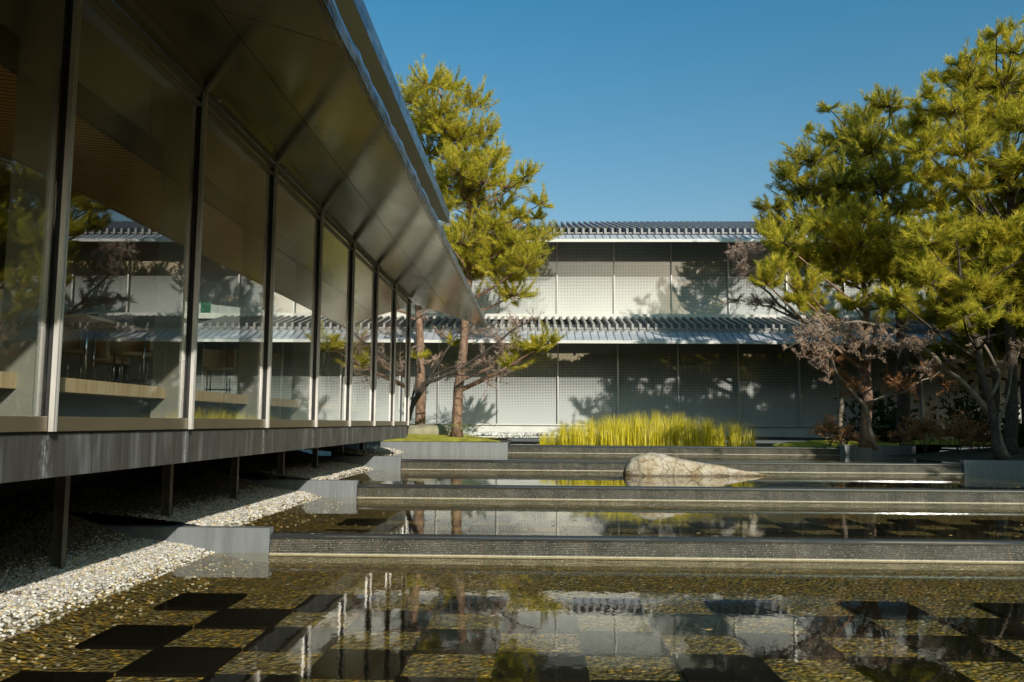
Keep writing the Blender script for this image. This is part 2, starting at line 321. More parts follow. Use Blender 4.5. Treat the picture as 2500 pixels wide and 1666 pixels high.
# ------------------------------------------------------------------ levels of the cascade
B = 2.916; YM0 = 7.144                    # facade module, first near mullion
ST = .2855; W1 = -1.638-ST                # step height, level of the near pond
YW = [6.02, 12.576, 18.63, 24.67, 30.72]   # weirs
LV = [W1-ST, W1, W1+ST, W1+2*ST, W1+3*ST, W1+4*ST]  # pond below weir 0, 1st pond ...
XL, XR = -3.90, 15.5

# ground sheets
struct(MB().add([(-400, -400, -2.75), (400, -400, -2.75), (400, 500, -2.75), (-400, 500, -2.75)], [(0, 1, 2, 3)]).build('ground', M['ground']))
def grid(x0, x1, nx, y0, y1, ny, zf):
    xs = np.linspace(x0, x1, nx+1); ys = np.linspace(y0, y1, ny+1); X, Y = np.meshgrid(xs, ys)
    Z = np.vectorize(zf)(X, Y); v = np.stack([X.ravel(), Y.ravel(), Z.ravel()], 1)
    i = np.arange(ny)[:, None]*(nx+1)+np.arange(nx)[None]; i = i.ravel()
    return v, np.stack([i, i+1, i+nx+2, i+nx+1], 1)
# pond beds and water
for k in range(5):
    y0 = -3 if k == 0 else YW[k-1]+.02; y1 = YW[k]; z = LV[k]
    x1 = 12.24 if k == 4 else XR
    v, f = grid(-4.35, x1, 2, y0, y1, 2, lambda x, y: z-.13); struct(raw('pond_bed', v, f, M['bed']))
    v, f = grid(-5.35, x1, 2, y0-(.05 if k else 0), y1+.0, 2, lambda x, y: z); struct(raw('pond_water', v, f, M['water']))
# upper garden pond behind last weir
v, f = grid(-1.0, 16, 2, YW[4]+.0, 36, 2, lambda x, y: LV[5]-.10); struct(raw('pond_bed', v, f, M['soil']))
v, f = grid(-1.0, 16, 2, YW[4]-.05, 36, 2, lambda x, y: LV[5]); struct(raw('pond_water', v, f, M['water']))

# black slabs in a checkerboard on the beds
T = .785; TW = .765
slab_n = 0
pl = {1: 'first pond', 2: 'second pond', 3: 'third pond', 0: 'lowest basin'}
src_slab = None
for k, nr in ((1, 5), (2, 5), (3, 4)):
    ytop = YW[k]-2.53
    for r in range(nr):
        y1 = ytop-r*T
        for c in range(-1, 12):
            x0 = -4.14+TW*(2*c+(r % 2))
            if x0 < -4.0+(-.3 if k == 1 else .3) or x0+TW > 9 + k*1.8: continue
            if y1-T < YW[k-1]+.1: continue
            if src_slab is None:
                src_slab = MB().box(-TW/2+.004, TW/2-.004, -T/2+.004, T/2-.004, 0, .035).build('black_slab', M['black_tile'], org=(0, 0, 0), bevel=.004)
                o = src_slab
            else: o = src_slab.copy(); COL.objects.link(o)
            o.location = (x0+TW/2, y1-T/2, LV[k]-.13)
            place = ['nearest', 'second', 'third', 'fourth', 'fifth'][nr-1-r]
            ordn = ['outer left', 'first', 'second', 'third', 'fourth', 'fifth', 'sixth', 'seventh', 'eighth', 'ninth', 'tenth', 'eleventh', 'twelfth', 'thirteenth'][c+1]
            tag(o, f'polished black square slab under water, {pl[k]}, {place} row, {ordn} from the left bank', 'paving slab', 'black checkerboard slabs in the ponds')

# weirs
def weir_profile(y, zt, zb):
    p = [(y+.32, zb-.2), (y+.32, zt-.012), (y+.02, zt-.004)]
    for i in range(5):
        a = math.pi/2*i/4; p.append((y-.02-.045*math.sin(a), zt-.05+.045*math.cos(a)))
    p.append((y-.062, zt-.075)); p.append((y-.03, zt-.078))
    return p
wl = {0: 'lowest wet stone weir at the bottom edge of the picture', 1: 'nearest wide ribbed stone weir sparkling across the pond', 2: 'second ribbed stone weir, below the pond with the rock',
      3: 'third dark ribbed weir with a pale waterline, behind the rock', 4: 'farthest low dark weir in front of the yellow reeds'}
for k in range(5):
    y = YW[k]; zt = LV[k+1]; zb = LV[k]; xl, xr = (-3.885, XR) if k < 3 else ((-3.885, 12.24) if k == 3 else (-.976, 10.91))
    t = thing('stone_weir', ((xl+xr)/2, y, zb), wl[k], 'weir', 'stepped cascade weirs')
    cap = weir_profile(y, zt, zt-.078)
    MB().prism([(q[0], q[1]) for q in cap[1:]]+[(y+.32, zt-.078)], 'x', xl, xr).build('cap', M['cap'], t)
    prof = [(y+.30, zb-.2), (y+.30, zt-.080)]
    n = 9; h = (zt-.08-zb)/n
    for i in range(n):
        z = zt-.080-i*h; yy = y-.030-i*.012
        prof += [(yy+.004, z), (yy-.010, z-h*.12), (yy-.013, z-h*.35), (yy-.008, z-h*.62), (yy+.010, z-h*.80), (yy+.010, z-h*.97)]
    prof += [(y-.15, zb-.2)]
    MB().prism(prof, 'x', xl+.003, xr-.003).build('ribbed_face', M['rib'], t)
    MB().box(xl+.01, xr-.01, y-.165, y-.13, zb-.03, zb+.006).build('waterline_ledge', M['lime'], t)
# end blocks
bl = {1: ('blue grey granite end block of the nearest weir, half in shade, on the gravel', -6.6, XL), 2: ('blue grey granite end block beside the second weir', -7.0, XL), 3: ('blue grey granite end block beside the third weir', -7.0, XL), 0: ('grey granite block corner at the lower left edge of the picture', -7., -4.2)}
for k, (lab, x0, x1) in bl.items():
    y = YW[k]; zt = LV[k+1]+.072
    tag(MB().box(x0, x1, y-.11, y+.10, LV[k]-.3, zt).build('granite_block', M['block'], bevel=.008), lab, 'stone block')
y = YW[4]
t = thing('granite_block', (-3.2, y, LV[4]), 'long low grey granite wall in front of the mossy mound', 'stone wall')
for a, c in ((-7.4, -3.9), (-3.896, -.98)): MB().box(a, c, y-.13, y+.1, LV[4]-.3, LV[5]+.075).build('slab', M['block'], t, bevel=.006)
t = thing('granite_block', (12.4, y, LV[4]), 'grey granite wall dappled with shade, right of the reeds', 'stone wall')
for a, c in ((10.92, 13.0), (13.004, 13.6)): MB().box(a, c, y-.13, y+.1, LV[4]-.3, LV[5]+.075).build('slab', M['block'], t, bevel=.006)
y = YW[3]
t = thing('granite_block', (16, y, LV[3]), 'dark granite wall at the right edge below the leaning tree', 'stone wall')
for a, c in ((12.25, 13.6), (13.604, 15.5), (15.504, 22)): MB().box(a, c, y-.13, y+.1, LV[3]-.3, LV[4]+.09).build('slab', M['block'], t, bevel=.006)

# gravel banks, one per terrace
def bank_z(x, y, W):
    # height above that terrace's water
    e = .16*noise.noise(Vector((x*.6, y*.55, 3)))+.05*noise.noise(Vector((x*2, y*2, 9)))
    xs = x+e*1.3
    pts = [(-13, .40), (-9, .36), (-6.5, .24), (-5.7, .17), (-5.05, .09), (-4.72, .0), (-4.2, -.12), (-3.7, -.17)]
    for (a, za), (b_, zb_) in zip(pts, pts[1:]):
        if xs <= b_:
            k_ = next((q for q in YW if q > y), 99); up_ = max(0, min(1, (-5.9-x)/1.2))*max(0, min(1, (y-k_+1.7)/1.5))*ST
            return W+up_+za+(zb_-za)*max(0, (xs-a))/(b_-a)+e*.10
    return W-.17
ico_v = []; 
ph = (1+5**.5)/2
for a in (-1, 1):
    for c in (-ph, ph): ico_v += [(0, a, c), (a, c, 0), (c, 0, a)]
ico_v = np.array(ico_v, float); ico_v /= np.linalg.norm(ico_v[0])
from mathutils.geometry import convex_hull_2d
import bmesh
bm = bmesh.new()
for q in ico_v: bm.verts.new(q)
bmesh.ops.convex_hull(bm, input=bm.verts); bm.verts.index_update()
ico_v = np.array([v.co[:] for v in bm.verts]); ico_f = np.array([[v.index for v in f.verts] for f in bm.faces if len(f.verts) == 3]); bm.free()
M['stone_shade'] = stone('shade_toned_brown_stones', [(0, (.10, .085, .055)), (.3, (.16, .12, .06)), (.5, (.07, .065, .05)), (.7, (.22, .16, .07)), (.9, (.18, .17, .14))])  # brown stones with the shade under the pavilion put into their colour
def scatter_stones(P, R, name, mat, flat=.65, parent=None):
    n = len(P); th = rng.uniform(0, 2*np.pi, n); ph_ = rng.uniform(-.5, .5, n)
    sc = np.stack([R*rng.uniform(.75, 1.35, n), R*rng.uniform(.7, 1.1, n), R*flat*rng.uniform(.7, 1.2, n)], 1)
    V = ico_v[None]*sc[:, None]*rng.uniform(.82, 1.15, (n, 12, 1))
    c, s_ = np.cos(ph_), np.sin(ph_); x, z = V[..., 0]*c[:, None]-V[..., 2]*s_[:, None], V[..., 0]*s_[:, None]+V[..., 2]*c[:, None]
    c, s_ = np.cos(th), np.sin(th); y = V[..., 1]; x, y = x*c[:, None]-y*s_[:, None], x*s_[:, None]+y*c[:, None]
    V = np.stack([x, y, z], 2)+P[:, None]; Fx = (ico_f[None]+(np.arange(n)*12)[:, None, None]).reshape(-1, 3)
    return raw(name, V.reshape(-1, 3), Fx, mat, parent)
def zarr(P, W): return np.array([bank_z(x, y, W) for x, y in P])
dens = {0: 350, 1: 1500, 2: 950, 3: 450, 4: 260}
for k in range(5):
    W = LV[k]; y0 = -3 if k == 0 else YW[k-1]+.06; y1 = YW[k]-.02
    v, f = grid(-4.85, -3.7, 14, y0, y1, 50, lambda x, y: bank_z(x, y, W)); g = raw('pond_bed', v, f, M['bed'], smooth=True); g['kind'] = 'structure'
    v, f = grid(-12, -6.05, 46, y0, y1, 50, lambda x, y: bank_z(x, y, W)); g = raw('shade_toned_gravel_bed', v, f, M['bed_shade'], smooth=True); g['kind'] = 'structure'
    v, f = grid(-6.05, -4.85, 12, y0, y1, 50, lambda x, y: bank_z(x, y, W)); g = raw('gravel_bed', v, f, M['gravel_base'], smooth=True); g['kind'] = 'structure'
    ya = max(y0, 5.0); n = int(dens[k]*3.3*(y1-ya)); P = np.stack([rng.uniform(-7.2, -3.9, n), rng.uniform(ya, y1-.03, n)], 1)
    keep = rng.uniform(0, 1, n) < np.clip((-4.62-P[:, 0])/.35, .025, 1); P = P[keep]
    n2 = int(dens[k]*.22*4*(y1-ya)); Q = np.stack([rng.uniform(-11, -7.2, n2), rng.uniform(ya, y1-.03, n2)], 1); P = np.concatenate([P, Q])
    R = rng.uniform(.011, .028, len(P)) * (1 if k < 2 else 1.15)
    P3 = np.column_stack([P, zarr(P, W)+R*.25])
    under = P3[:, 0]+rng.normal(size=len(P3))*.16 < -6.0  # stones below the pavilion get the shade-darkened brown
    o = scatter_stones(P3[~under], R[~under], 'gravel', M['gravel_stone']); o['kind'] = 'stuff'
    o = scatter_stones(P3[under], R[under]*1.1, 'shade_toned_gravel', M['stone_shade']); o['kind'] = 'stuff'
# loose light pebbles lying on the near bed
# soil & moss & garden on the far side
def garden_z(x, y):
    e = .06*noise.noise(Vector((x*.5, y*.5, 1)))
    return -.66+e+max(0, min(1, (y-37)/3))*.06
v, f = grid(-40, 60, 60, 36, 62, 20, garden_z); struct(raw('garden_soil', v, f, M['soil'], smooth=True))
v, f = grid(13.65, 60, 50, YW[4]-.1, 36.2, 10, lambda x, y: garden_z(x, y)-.02); struct(raw('garden_soil', v, f, M['soil'], smooth=True))
v, f = grid(12.3, 60, 50, YW[3]+.02, YW[4]-.05, 14, lambda x, y: max(-1.10, min(-.66, -1.12+.09*(x-12.3)))+.05*noise.noise(Vector((x, y, 2)))); struct(raw('garden_soil', v, f, M['soil'], smooth=True))
v, f = grid(15.4, 60, 50, -3, YW[3], 30, lambda x, y: -1.25+.05*noise.noise(Vector((x, y, 2)))); struct(raw('garden_soil', v, f, M['soil'], smooth=True))
v, f = grid(-40, -.95, 50, YW[4]+.06, 36.2, 14, lambda x, y: -.72+.06*noise.noise(Vector((x*.5, y*.5, 1)))); struct(raw('garden_soil', v, f, M['soil'], smooth=True))
# moss mound under pines
def mound(cx, cy, rx, ry, h, z0, name, lab, n=40):
    def zf(x, y):
        r = ((x-cx)/rx)**2+((y-cy)/ry)**2; return z0-.06+(h+.06)*max(0, 1-r)**.7+.03*noise.noise(Vector((x*2, y*2, 5)))*(r < 1)
    v, f = grid(cx-rx, cx+rx, n, cy-ry, cy+ry, n//2, zf); o = raw(name, v, f, M['moss'], smooth=True)
    return tag(o, kind='stuff')
mound(-5.2, 33.6, 4.0, 2.6, .16, -.70, 'moss', '')
mound(-5.6, 37.0, 4.4, 2.0, .14, -.66, 'moss', '')
mound(11.8, 33.0, 2.6, 1.2, .16, -.74, 'moss', '')
mound(15.6, 32.4, 2.2, 1.2, .2, -.70, 'moss', '')
# cobbles in front of the plinth
n = 420; P = np.stack([rng.uniform(-6.5, 1.2, n), rng.uniform(38.2, 40.7, n)], 1); R = rng.uniform(.07, .17, n)
o = scatter_stones(np.column_stack([P, -.60+R*.5]), R, 'cobbles', M['cobble'], .7); o['kind'] = 'stuff'
n = 1500; P = np.stack([rng.uniform(-6.8, 1.6, n), rng.uniform(36.6, 40.8, n)], 1); R = rng.uniform(.03, .07, n)
o = scatter_stones(np.column_stack([P, -.64+R*.3]), R, 'cobbles', M['cobble'], .6); o['kind'] = 'stuff'

# ------------------------------------------------------------------ museum building at the back
YF, YU = 41.0, 42.7; X0, X1 = 1.116-9*B, 1.116+16*B
mu = thing('museum_building', ((X0+X1)/2, YF, -.6), 'long two storey building with fritted glass panes and ribbed grey eaves behind the garden', 'building')
MB().box(X0, X1, YF-.06, YF+.5, -.75, -.10).build('plinth', M['concrete'], mu)
MB().box(X0, X1, YF-.16, YF-.0, -.10, -.035).build('sill', M['concrete'], mu)
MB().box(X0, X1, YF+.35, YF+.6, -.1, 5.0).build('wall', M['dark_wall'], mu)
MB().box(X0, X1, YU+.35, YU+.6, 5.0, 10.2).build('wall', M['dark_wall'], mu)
MB().box(X0, X1, YU-.35, YU+.3, 5.25, 5.53).build('upper_sill', M['concrete'], mu)
nb = 25
for k in range(nb):
    xa = X0+k*B; xb = xa+B
    MB().box(xa+.02, xb-.02, YF+.02, YF+.05, -.035, 4.35).build('window', M['frit_low'], mu)
    MB().box(xa+.02, xb-.02, YU+.02, YU+.05, 5.53, 9.6).build('window', M['frit_up'], mu)
for k in range(nb+1):
    xa = X0+k*B
    MB().box(xa-.028, xa+.028, YF-.10, YF+.019, -.03, 4.3).build('mullion', M['steel_mid'], mu)
    MB().box(xa-.028, xa+.028, YU-.10, YU+.019, 5.535, 9.5).build('mullion', M['steel_mid'], mu)
def eave(yl, zl, yt, zt, yw):
    # sheet with lip, standing seams
    th = .10
    MB().prism([(yl, zl), (yl, zl+.12), (yt, zt), (yw, zt+.12), (yw, zt-.02), (yl+.35, zl+.03)], 'x', X0, X1).build('eave_sheet', M['zinc'], mu)
    MB().prism([(yl-.012, zl-.02), (yl-.012, zl+.10), (yl-.002, zl+.10), (yl-.002, zl-.02)], 'x', X0, X1).build('eave_lip', M['concrete'], mu)
    m = MB(); d = (yt-yl, zt-zl-.12)
    x = X0
    while x < X1:
        m.prism([(yl+.02, zl+.12), (yl+.02, zl+.155), (yt-.05, zt+.035), (yt-.05, zt)], 'x', x, x+.022); x += B/8
    m.build('standing_seams', M['rafter_dark'], mu)
eave(38.2, 3.66, 39.75, 4.42, 41.1)
eave(40.2, 8.80, 41.55, 9.46, 42.9)
# ribs over eaves (rafters)
def rib_mesh(yf, zf, yb, zb, h, w_):
    s_ = (zb-zf)/(yb-yf)
    return [(yf, zf-h), (yf, zf), (yb, zb), (yb, zb-h), (yf+.3, zf+.3*s_-h)]
lowm = upm = None
cnt = 0
roof_l = MB().prism([(39.4, 4.40), (42.4, 5.13), (42.7, 5.13), (42.7, 4.9), (39.6, 4.2)], 'x', X0, X1).build('lower_roof', M['concrete'], mu)
roof_u = MB().prism([(41.35, 9.40), (53.2, 12.66), (53.2, 12.4), (41.4, 9.2)], 'x', X0, X1).build('upper_roof', M['tile_roof'], mu)
k0 = int((-16-X0)/(B/8)); xs = [X0+B/16+(B/8)*i for i in range(k0, k0+100)]
for i, x in enumerate(xs):
    if lowm is None:
        lowm = MB().prism(rib_mesh(39.3, 4.66, 42.4, 5.42, .26, 0), 'x', -.055, .055); m1 = lowm.build('rafter', M['rafter'], org=(0, 0, 0)); a = m1
        m2 = MB().prism(rib_mesh(41.3, 9.70, 53.1, 12.95, .28, 0), 'x', -.055, .055).build('roof_batten', M['rafter_dark'], org=(0, 0, 0)); c_ = m2
        m3 = MB()
        for sgn in (1,): m3.box(-.1, .265, 0, .03, 0, .05)
    else:
        a = m1.copy(); COL.objects.link(a); c_ = m2.copy(); COL.objects.link(c_)
    for o in (a, c_):
        o.parent = mu; o.location = Vector((x, 0, 0))-Vector(mu['_o'])
MB().box(X0, X1, 39.42, 39.5, 4.43, 4.50).build('rafter_rail', M['rafter'], mu)
MB().box(X0, X1, 41.42, 41.5, 9.47, 9.53).build('rafter_rail', M['rafter'], mu)
# dark square fixings behind lower panes
for k in range(8, 14):
    for j in range(3):
        for z in (2.45, 3.3):
            if rng.uniform() < .75: MB().box(X0+k*B+.75+j*.85, X0+k*B+.87+j*.85, YF+.008, YF+.018, z, z+.13).build('vent_square', M['inner_grey'], mu)

# ------------------------------------------------------------------ pavilion on the left
XG = -4.2; NBAY = 7; I0 = -3
ys = [YM0+B*i for i in range(I0, NBAY+1)]; yA = ys[0]; yB_ = ys[-1]; YE = 29.05
pv = thing('glass_pavilion', (-8, 16, -.5), 'long raised glass pavilion with a wide metal soffit, left of the cascade', 'pavilion')
def zs(x): return 2.779-.318*x                  # soffit plane
XE = -1.694
# soffit panels
def soffit_panel(xa, xb, y0, y1):
    g = .006; th = .02
    return MB().add([(xa+g, y0+g, zs(xa+g)), (xb-g, y0+g, zs(xb-g)), (xb-g, y1-g, zs(xb-g)), (xa+g, y1-g, zs(xa+g)),
                     (xa+g, y0+g, zs(xa+g)+th), (xb-g, y0+g, zs(xb-g)+th), (xb-g, y1-g, zs(xb-g)+th), (xa+g, y1-g, zs(xa+g)+th)],
                    [(0, 3, 2, 1), (4, 5, 6, 7), (0, 1, 5, 4), (1, 2, 6, 5), (2, 3, 7, 6), (3, 0, 4, 7)])
yy = [yA]+ys[1:]+[YE]
for a, c in zip(yy, yy[1:]):
    soffit_panel(XG, -2.86, a, c).build('soffit_panel', M['soffit'], pv); soffit_panel(-2.86, XE, a, c).build('soffit_panel', M['soffit'], pv)
MB().add([(XG-.3, yA, zs(XG-.3)+.03), (XE-.01, yA, zs(XE)+.03), (XE-.01, YE-.01, zs(XE)+.03), (XG-.3, YE-.01, zs(XG-.3)+.03),
          (XG-.3, yA, zs(XG-.3)+.2), (XE-.01, yA, zs(XE)+.16), (XE-.01, YE-.01, zs(XE)+.16), (XG-.3, YE-.01, zs(XG-.3)+.2)],
         [(0, 3, 2, 1), (4, 5, 6, 7), (0, 1, 5, 4), (1, 2, 6, 5), (2, 3, 7, 6), (3, 0, 4, 7)]).build('soffit_backing', M['dark_gasket'], pv)
# gutter lip, slightly buckled
m = MB(); ny = 130; v = []; 
for i in range(ny+1):
    y = yA+(YE-yA)*i/ny; d = .006*math.sin(y*5.1)+.005*math.sin(y*11.7+1)
    v += [(XE+.004+d*.3, y, 3.322), (XE+.03+d, y, 3.40), (XE+.012+d*1.4, y, 3.485+d*.3), (XE-.05, y, 3.488), (XE-.05, y, 3.33)]
f = [(i*5+j, i*5+(j+1) % 5, (i+1)*5+(j+1) % 5, (i+1)*5+j) for i in range(ny) for j in range(5)]+[(4, 3, 2, 1, 0), tuple(ny*5+j for j in range(5))]
m.add(v, f); m.build('gutter', M['zinc_lip'], pv, smooth=False)
v = []
for i in range(ny+1):
    y = yA+(YE-yA)*i/ny; d = .004*math.sin(y*7.7)
    v += [(XE-.052, y, 3.44), (XE-.045, y, 3.565+d), (XE-.09, y, 3.57+d), (XE-.11, y, 3.44)]
f = [(i*4+j, i*4+(j+1) % 4, (i+1)*4+(j+1) % 4, (i+1)*4+j) for i in range(ny) for j in range(4)]+[(3, 2, 1, 0), tuple(ny*4+j for j in range(4))]
MB().add(v, f).build('gutter_shadow_strip', M['dark_gasket'], pv)  # dark strip standing in for the shadow inside the gutter
MB().prism([(XE-.06, 3.47), (-3.6, 4.3), (-9, 6.2), (-9, 6.0), (-3.6, 4.15), (XE-.06, 3.45)], 'y', yA, YE-.02).build('lower_roof', M['tile_roof'], pv)
# higher roof layer behind
YE2 = 24.0; x2, z2 = -2.53, 5.79
MB().prism([(x2, z2), (x2-3.5, z2+1.113), (x2-3.5, z2+1.16), (x2, z2+.04)], 'y', yA, YE2).build('upper_soffit', M['olive'], pv)
MB().prism([(x2+.004, z2+.002), (x2+.018, z2+.30), (x2-.02, z2+.31), (x2-.02, z2+.042)], 'y', yA, YE2+.02).build('upper_fascia', M['zinc_lip'], pv)
MB().prism([(x2-.02, z2+.045), (x2-.02, z2+.3), (x2-6, z2+2.2), (x2-6, z2+1.9), (x2-3.5, z2+1.17)], 'y', yA, YE2-.01).build('upper_roof', M['tile_roof'], pv)
MB().box(-6.2, -6.0, yA, YE2, 4.9, 6.9).build('clerestory_wall', M['steel_grey'], pv)
# screws in the soffit beside the seams
for y in ys[1:]:
    s_ = MB(); x = -4.02; s_.tube([(x, y+.16, zs(x)-.022), (x, y+.16, zs(x)+.002)], .020, 8); s_.build('screw', M['steel_light'], pv)
# glazing
for i, y in enumerate(ys):
    t = MB(); t.box(XG+.035, XG+.080, y-.030, y-.006, -.10, zs(XG+.02)-.03); t.box(XG+.035, XG+.080, y+.006, y+.030, -.10, zs(XG+.02)-.03)
    mo = t.build('mullion', M['steel_light'], pv)
    MB().box(XG-.0, XG+.0345, y-.030, y+.030, -.09, zs(XG+.02)-.035).build('gasket', M['dark_gasket'], mo)
    MB().box(XG-.040, XG-.013, y-.034, y+.034, -.02, 4.06).build('gasket', M['dark_gasket'], mo)
    MB().box(-4.62, -4.30, y-.05, y+.05, -.1, 4.12).build('inner_post', M['steel_grey'], pv)
for y0, y1 in zip(ys, ys[1:]):
    MB().box(XG-.012, XG, y0+.042, y1-.042, .032, 4.02).build('window', M['glass'], pv)
    MB().box(XG-.05, XG+.035, y0+.041, y1-.041, -.10, .03).build('sill', M['bronze'], pv, bevel=.004)
    MB().box(XG-.05, XG+.02, y0+.041, y1-.041, 4.022, 4.10).build('head_frame', M['steel_grey'], pv)
    MB().box(XG-.02, XG+.045, y0+.041, y1-.041, 3.90, 3.93).build('transom', M['steel_grey'], pv)
    MB().box(XG-.02, XG+.0, y0+.002, y1-.002, -.50, -.118).build('floor_beam', M['beam'], pv, bevel=.003)
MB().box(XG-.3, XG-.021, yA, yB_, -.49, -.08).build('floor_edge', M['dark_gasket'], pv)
# end wall
MB().box(-12, XG-.02, yB_-.02, yB_, -.5, -.12).build('floor_beam', M['beam'], pv)
for k in range(3):
    MB().box(-4.25-2.6*(k+1), -4.3-2.6*k, yB_-.012, yB_, .03, 4.3).build('window', M['glass'], pv)
    MB().box(-4.30-2.6*(k+1), -4.24-2.6*(k+1), yB_-.05, yB_+.06, -.1, 4.8).build('mullion', M['steel_light'], pv)
# interior
MB().box(-12, -4.45, yA, yB_-.1, .265, .40).build('floor', M['floor_wood'], pv)
MB().box(-4.80, -4.74, yA, yB_-.1, -.1, .264).build('floor_skirt', M['inner_grey'], pv)
MB().box(-12, -4.23, yA, yB_-.05, -.12, -.06).build('floor_slab', M['inner_grey'], pv)
MB().prism([(-4.76, 3.22), (-12, 4.0), (-12, 4.1), (-4.76, 3.34)], 'y', yA, yB_-.1).build('ceiling', M['ceil_wood'], pv)
MB().box(-4.75, -4.64, yA, yB_-.1, 3.13, 3.42).build('ceiling_beam', M['dark_gasket'], pv)
MB().box(-4.75, -4.68, yA, yB_-.1, 3.425, 4.15).build('upper_panel', M['white_col'], pv)
for y in ys: MB().box(-4.675, -4.625, y-.32, y+.32, 3.425, 4.12).build('bracket', M['steel_grey'], pv)
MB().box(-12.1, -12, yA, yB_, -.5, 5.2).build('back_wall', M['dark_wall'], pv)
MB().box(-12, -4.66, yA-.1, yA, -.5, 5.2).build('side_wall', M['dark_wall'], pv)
for y in (8.0, 14.2, 20.4, 26.4): MB().tube([(-7.1, y, .40), (-7.1, y, 4.2)], .14, 24).build('round_column', M['white_col'], pv, smooth=True)
for x, y0, y1 in ((-9.5, 15, 21),): MB().box(x-.1, x, y0, y1, .4, 3.2).build('partition', M['steel_grey'], pv)
# legs under the beam
for i, y in enumerate(ys):
    kk = sum(1 for q in YW if q < y); zg = LV[min(kk, 4)]-.1
    l_ = MB(); l_.box(-5.72, -5.62, y-.01, y+.01, zg, -.5); l_.box(-5.735, -5.72, y-.05, y+.05, zg, -.5); l_.box(-5.62, -5.605, y-.05, y+.05, zg, -.5)
    l_.build('support_leg', M['leg_steel'], pv)
    MB().box(-5.9, XG-.31, y-.05, y+.05, -.5, -.42).build('cross_beam', M['bronze'], pv)
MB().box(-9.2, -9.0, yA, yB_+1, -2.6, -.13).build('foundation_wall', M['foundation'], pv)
# exit sign
t = thing('exit_sign', (-8.2, 20.5, 2.65), 'small green running figure exit sign seen through the pavilion glass', 'sign')
MB().box(-8.32, -8.08, 20.5, 20.53, 2.68, 2.94).build('panel', M['exit'], t)
m = MB(); y = 20.495
for seg in (((-8.22, 2.88), (-8.17, 2.79)), ((-8.17, 2.79), (-8.10, 2.74)), ((-8.10, 2.74), (-8.12, 2.68)), ((-8.17, 2.79), (-8.23, 2.72)), ((-8.23, 2.72), (-8.3, 2.72)), ((-8.21, 2.86), (-8.12, 2.83)), ((-8.21, 2.86), (-8.28, 2.8))):
    m.tube([(seg[0][0], y, seg[0][1]), (seg[1][0], y, seg[1][1])], .012, 5)
m.tube([(-8.235, y-.004, 2.915), (-8.235, y+.004, 2.915)], .022, 8); m.build('running_figure', M['white_plastic'], t)
# tables and chairs
def table(x, y, lab, lx=.75, ly=1.5):
    t = thing('dining_table', (x, y, .40), lab, 'table', 'dining tables in the pavilion')
    MB().box(x-lx/2, x+lx/2, y-ly/2, y+ly/2, 1.09, 1.125).build('tabletop', M['chair_wood'], t, bevel=.004)
    for sx in (-1, 1):
        for sy in (-1, 1): MB().tube([(x+sx*(lx/2-.06), y+sy*(ly/2-.08), .402), (x+sx*(lx/2-.06), y+sy*(ly/2-.08), 1.09)], .016, 8).build('leg', M['chrome'], t, smooth=True)
    return t
def chair(x, y, rz, lab):
    t = thing('barrel_chair', (0, 0, 0), lab, 'chair', 'barrel back chairs in the pavilion')
    n = 20; v = []
    for i in range(n+1):
        a = math.radians(-110+220*i/n)
        for r, z in ((.27, .50), (.27, .80), (.255, .80), (.255, .50)): v.append((r*math.sin(a), r*math.cos(a), z))
    f = [(i*4+j, (i+1)*4+j, (i+1)*4+(j+1) % 4, i*4+(j+1) % 4) for i in range(n) for j in range(4)]+[(0, 1, 2, 3), tuple(n*4+j for j in (3, 2, 1, 0))]
    MB().add(v, f).build('backrest', M['chair_wood'], t, smooth=False)
    MB().tube([(0, 0, .43), (0, 0, .475)], [.25, .25], 20).build('seat', M['chair_wood'], t)
    for a in (45, 135, 225, 315):
        c, s_ = math.cos(math.radians(a)), math.sin(math.radians(a)); top = .50 if s_ > 0 else .43
        MB().tube([(.22*c, .22*s_, .002), (.22*c, .22*s_, top)], .010, 8).build('leg', M['chrome'], t, smooth=True)
    m = MB(); m.tube([(.22*math.cos(q*math.pi/8), .22*math.sin(q*math.pi/8), .12) for q in range(17)], .007, 6); m.build('foot_ring', M['chrome'], t)
    t.location = (x, y, .40); t.rotation_euler = (0, 0, rz); return t
table(-5.15, 9.55, 'wooden table with chrome legs in the second pane from the left')
ch = chair(-5.25, 10.75, .15, 'barrel back wooden chair nearest the table end behind the glass')
for x, y, r, lab in ((-5.0, 11.35, .1, 'barrel back wooden chair right of the first chair, near the post'), (-5.9, 10.3, 1.6, 'barrel back chair in the shade on the far side of the table'),
                     (-5.2, 7.6, 3.0, 'barrel back chair at the far left edge of the picture'), (-5.25, 13.8, .2, 'barrel back chair seen low in the third pane'), (-6.3, 12.3, 1.4, 'dim barrel back chair deep inside the pavilion')):
    copy_thing(ch, (x, y, .40), lab, r)
table(-6.2, 13.6, 'dim wooden table deeper inside the pavilion', .75, 1.4)
table(-5.3, 6.4, 'wooden table at the far left edge of the picture')
t = thing('menu_stand', (-5.4, 10.05, 1.125), 'small white framed menu stand on the wooden table', 'menu stand')
MB().box(-5.48, -5.32, 10.05, 10.06, 1.126, 1.31).build('frame', M['white_plastic'], t); MB().box(-5.465, -5.335, 10.044, 10.049, 1.15, 1.295).build('card', M['dark_wall'], t)

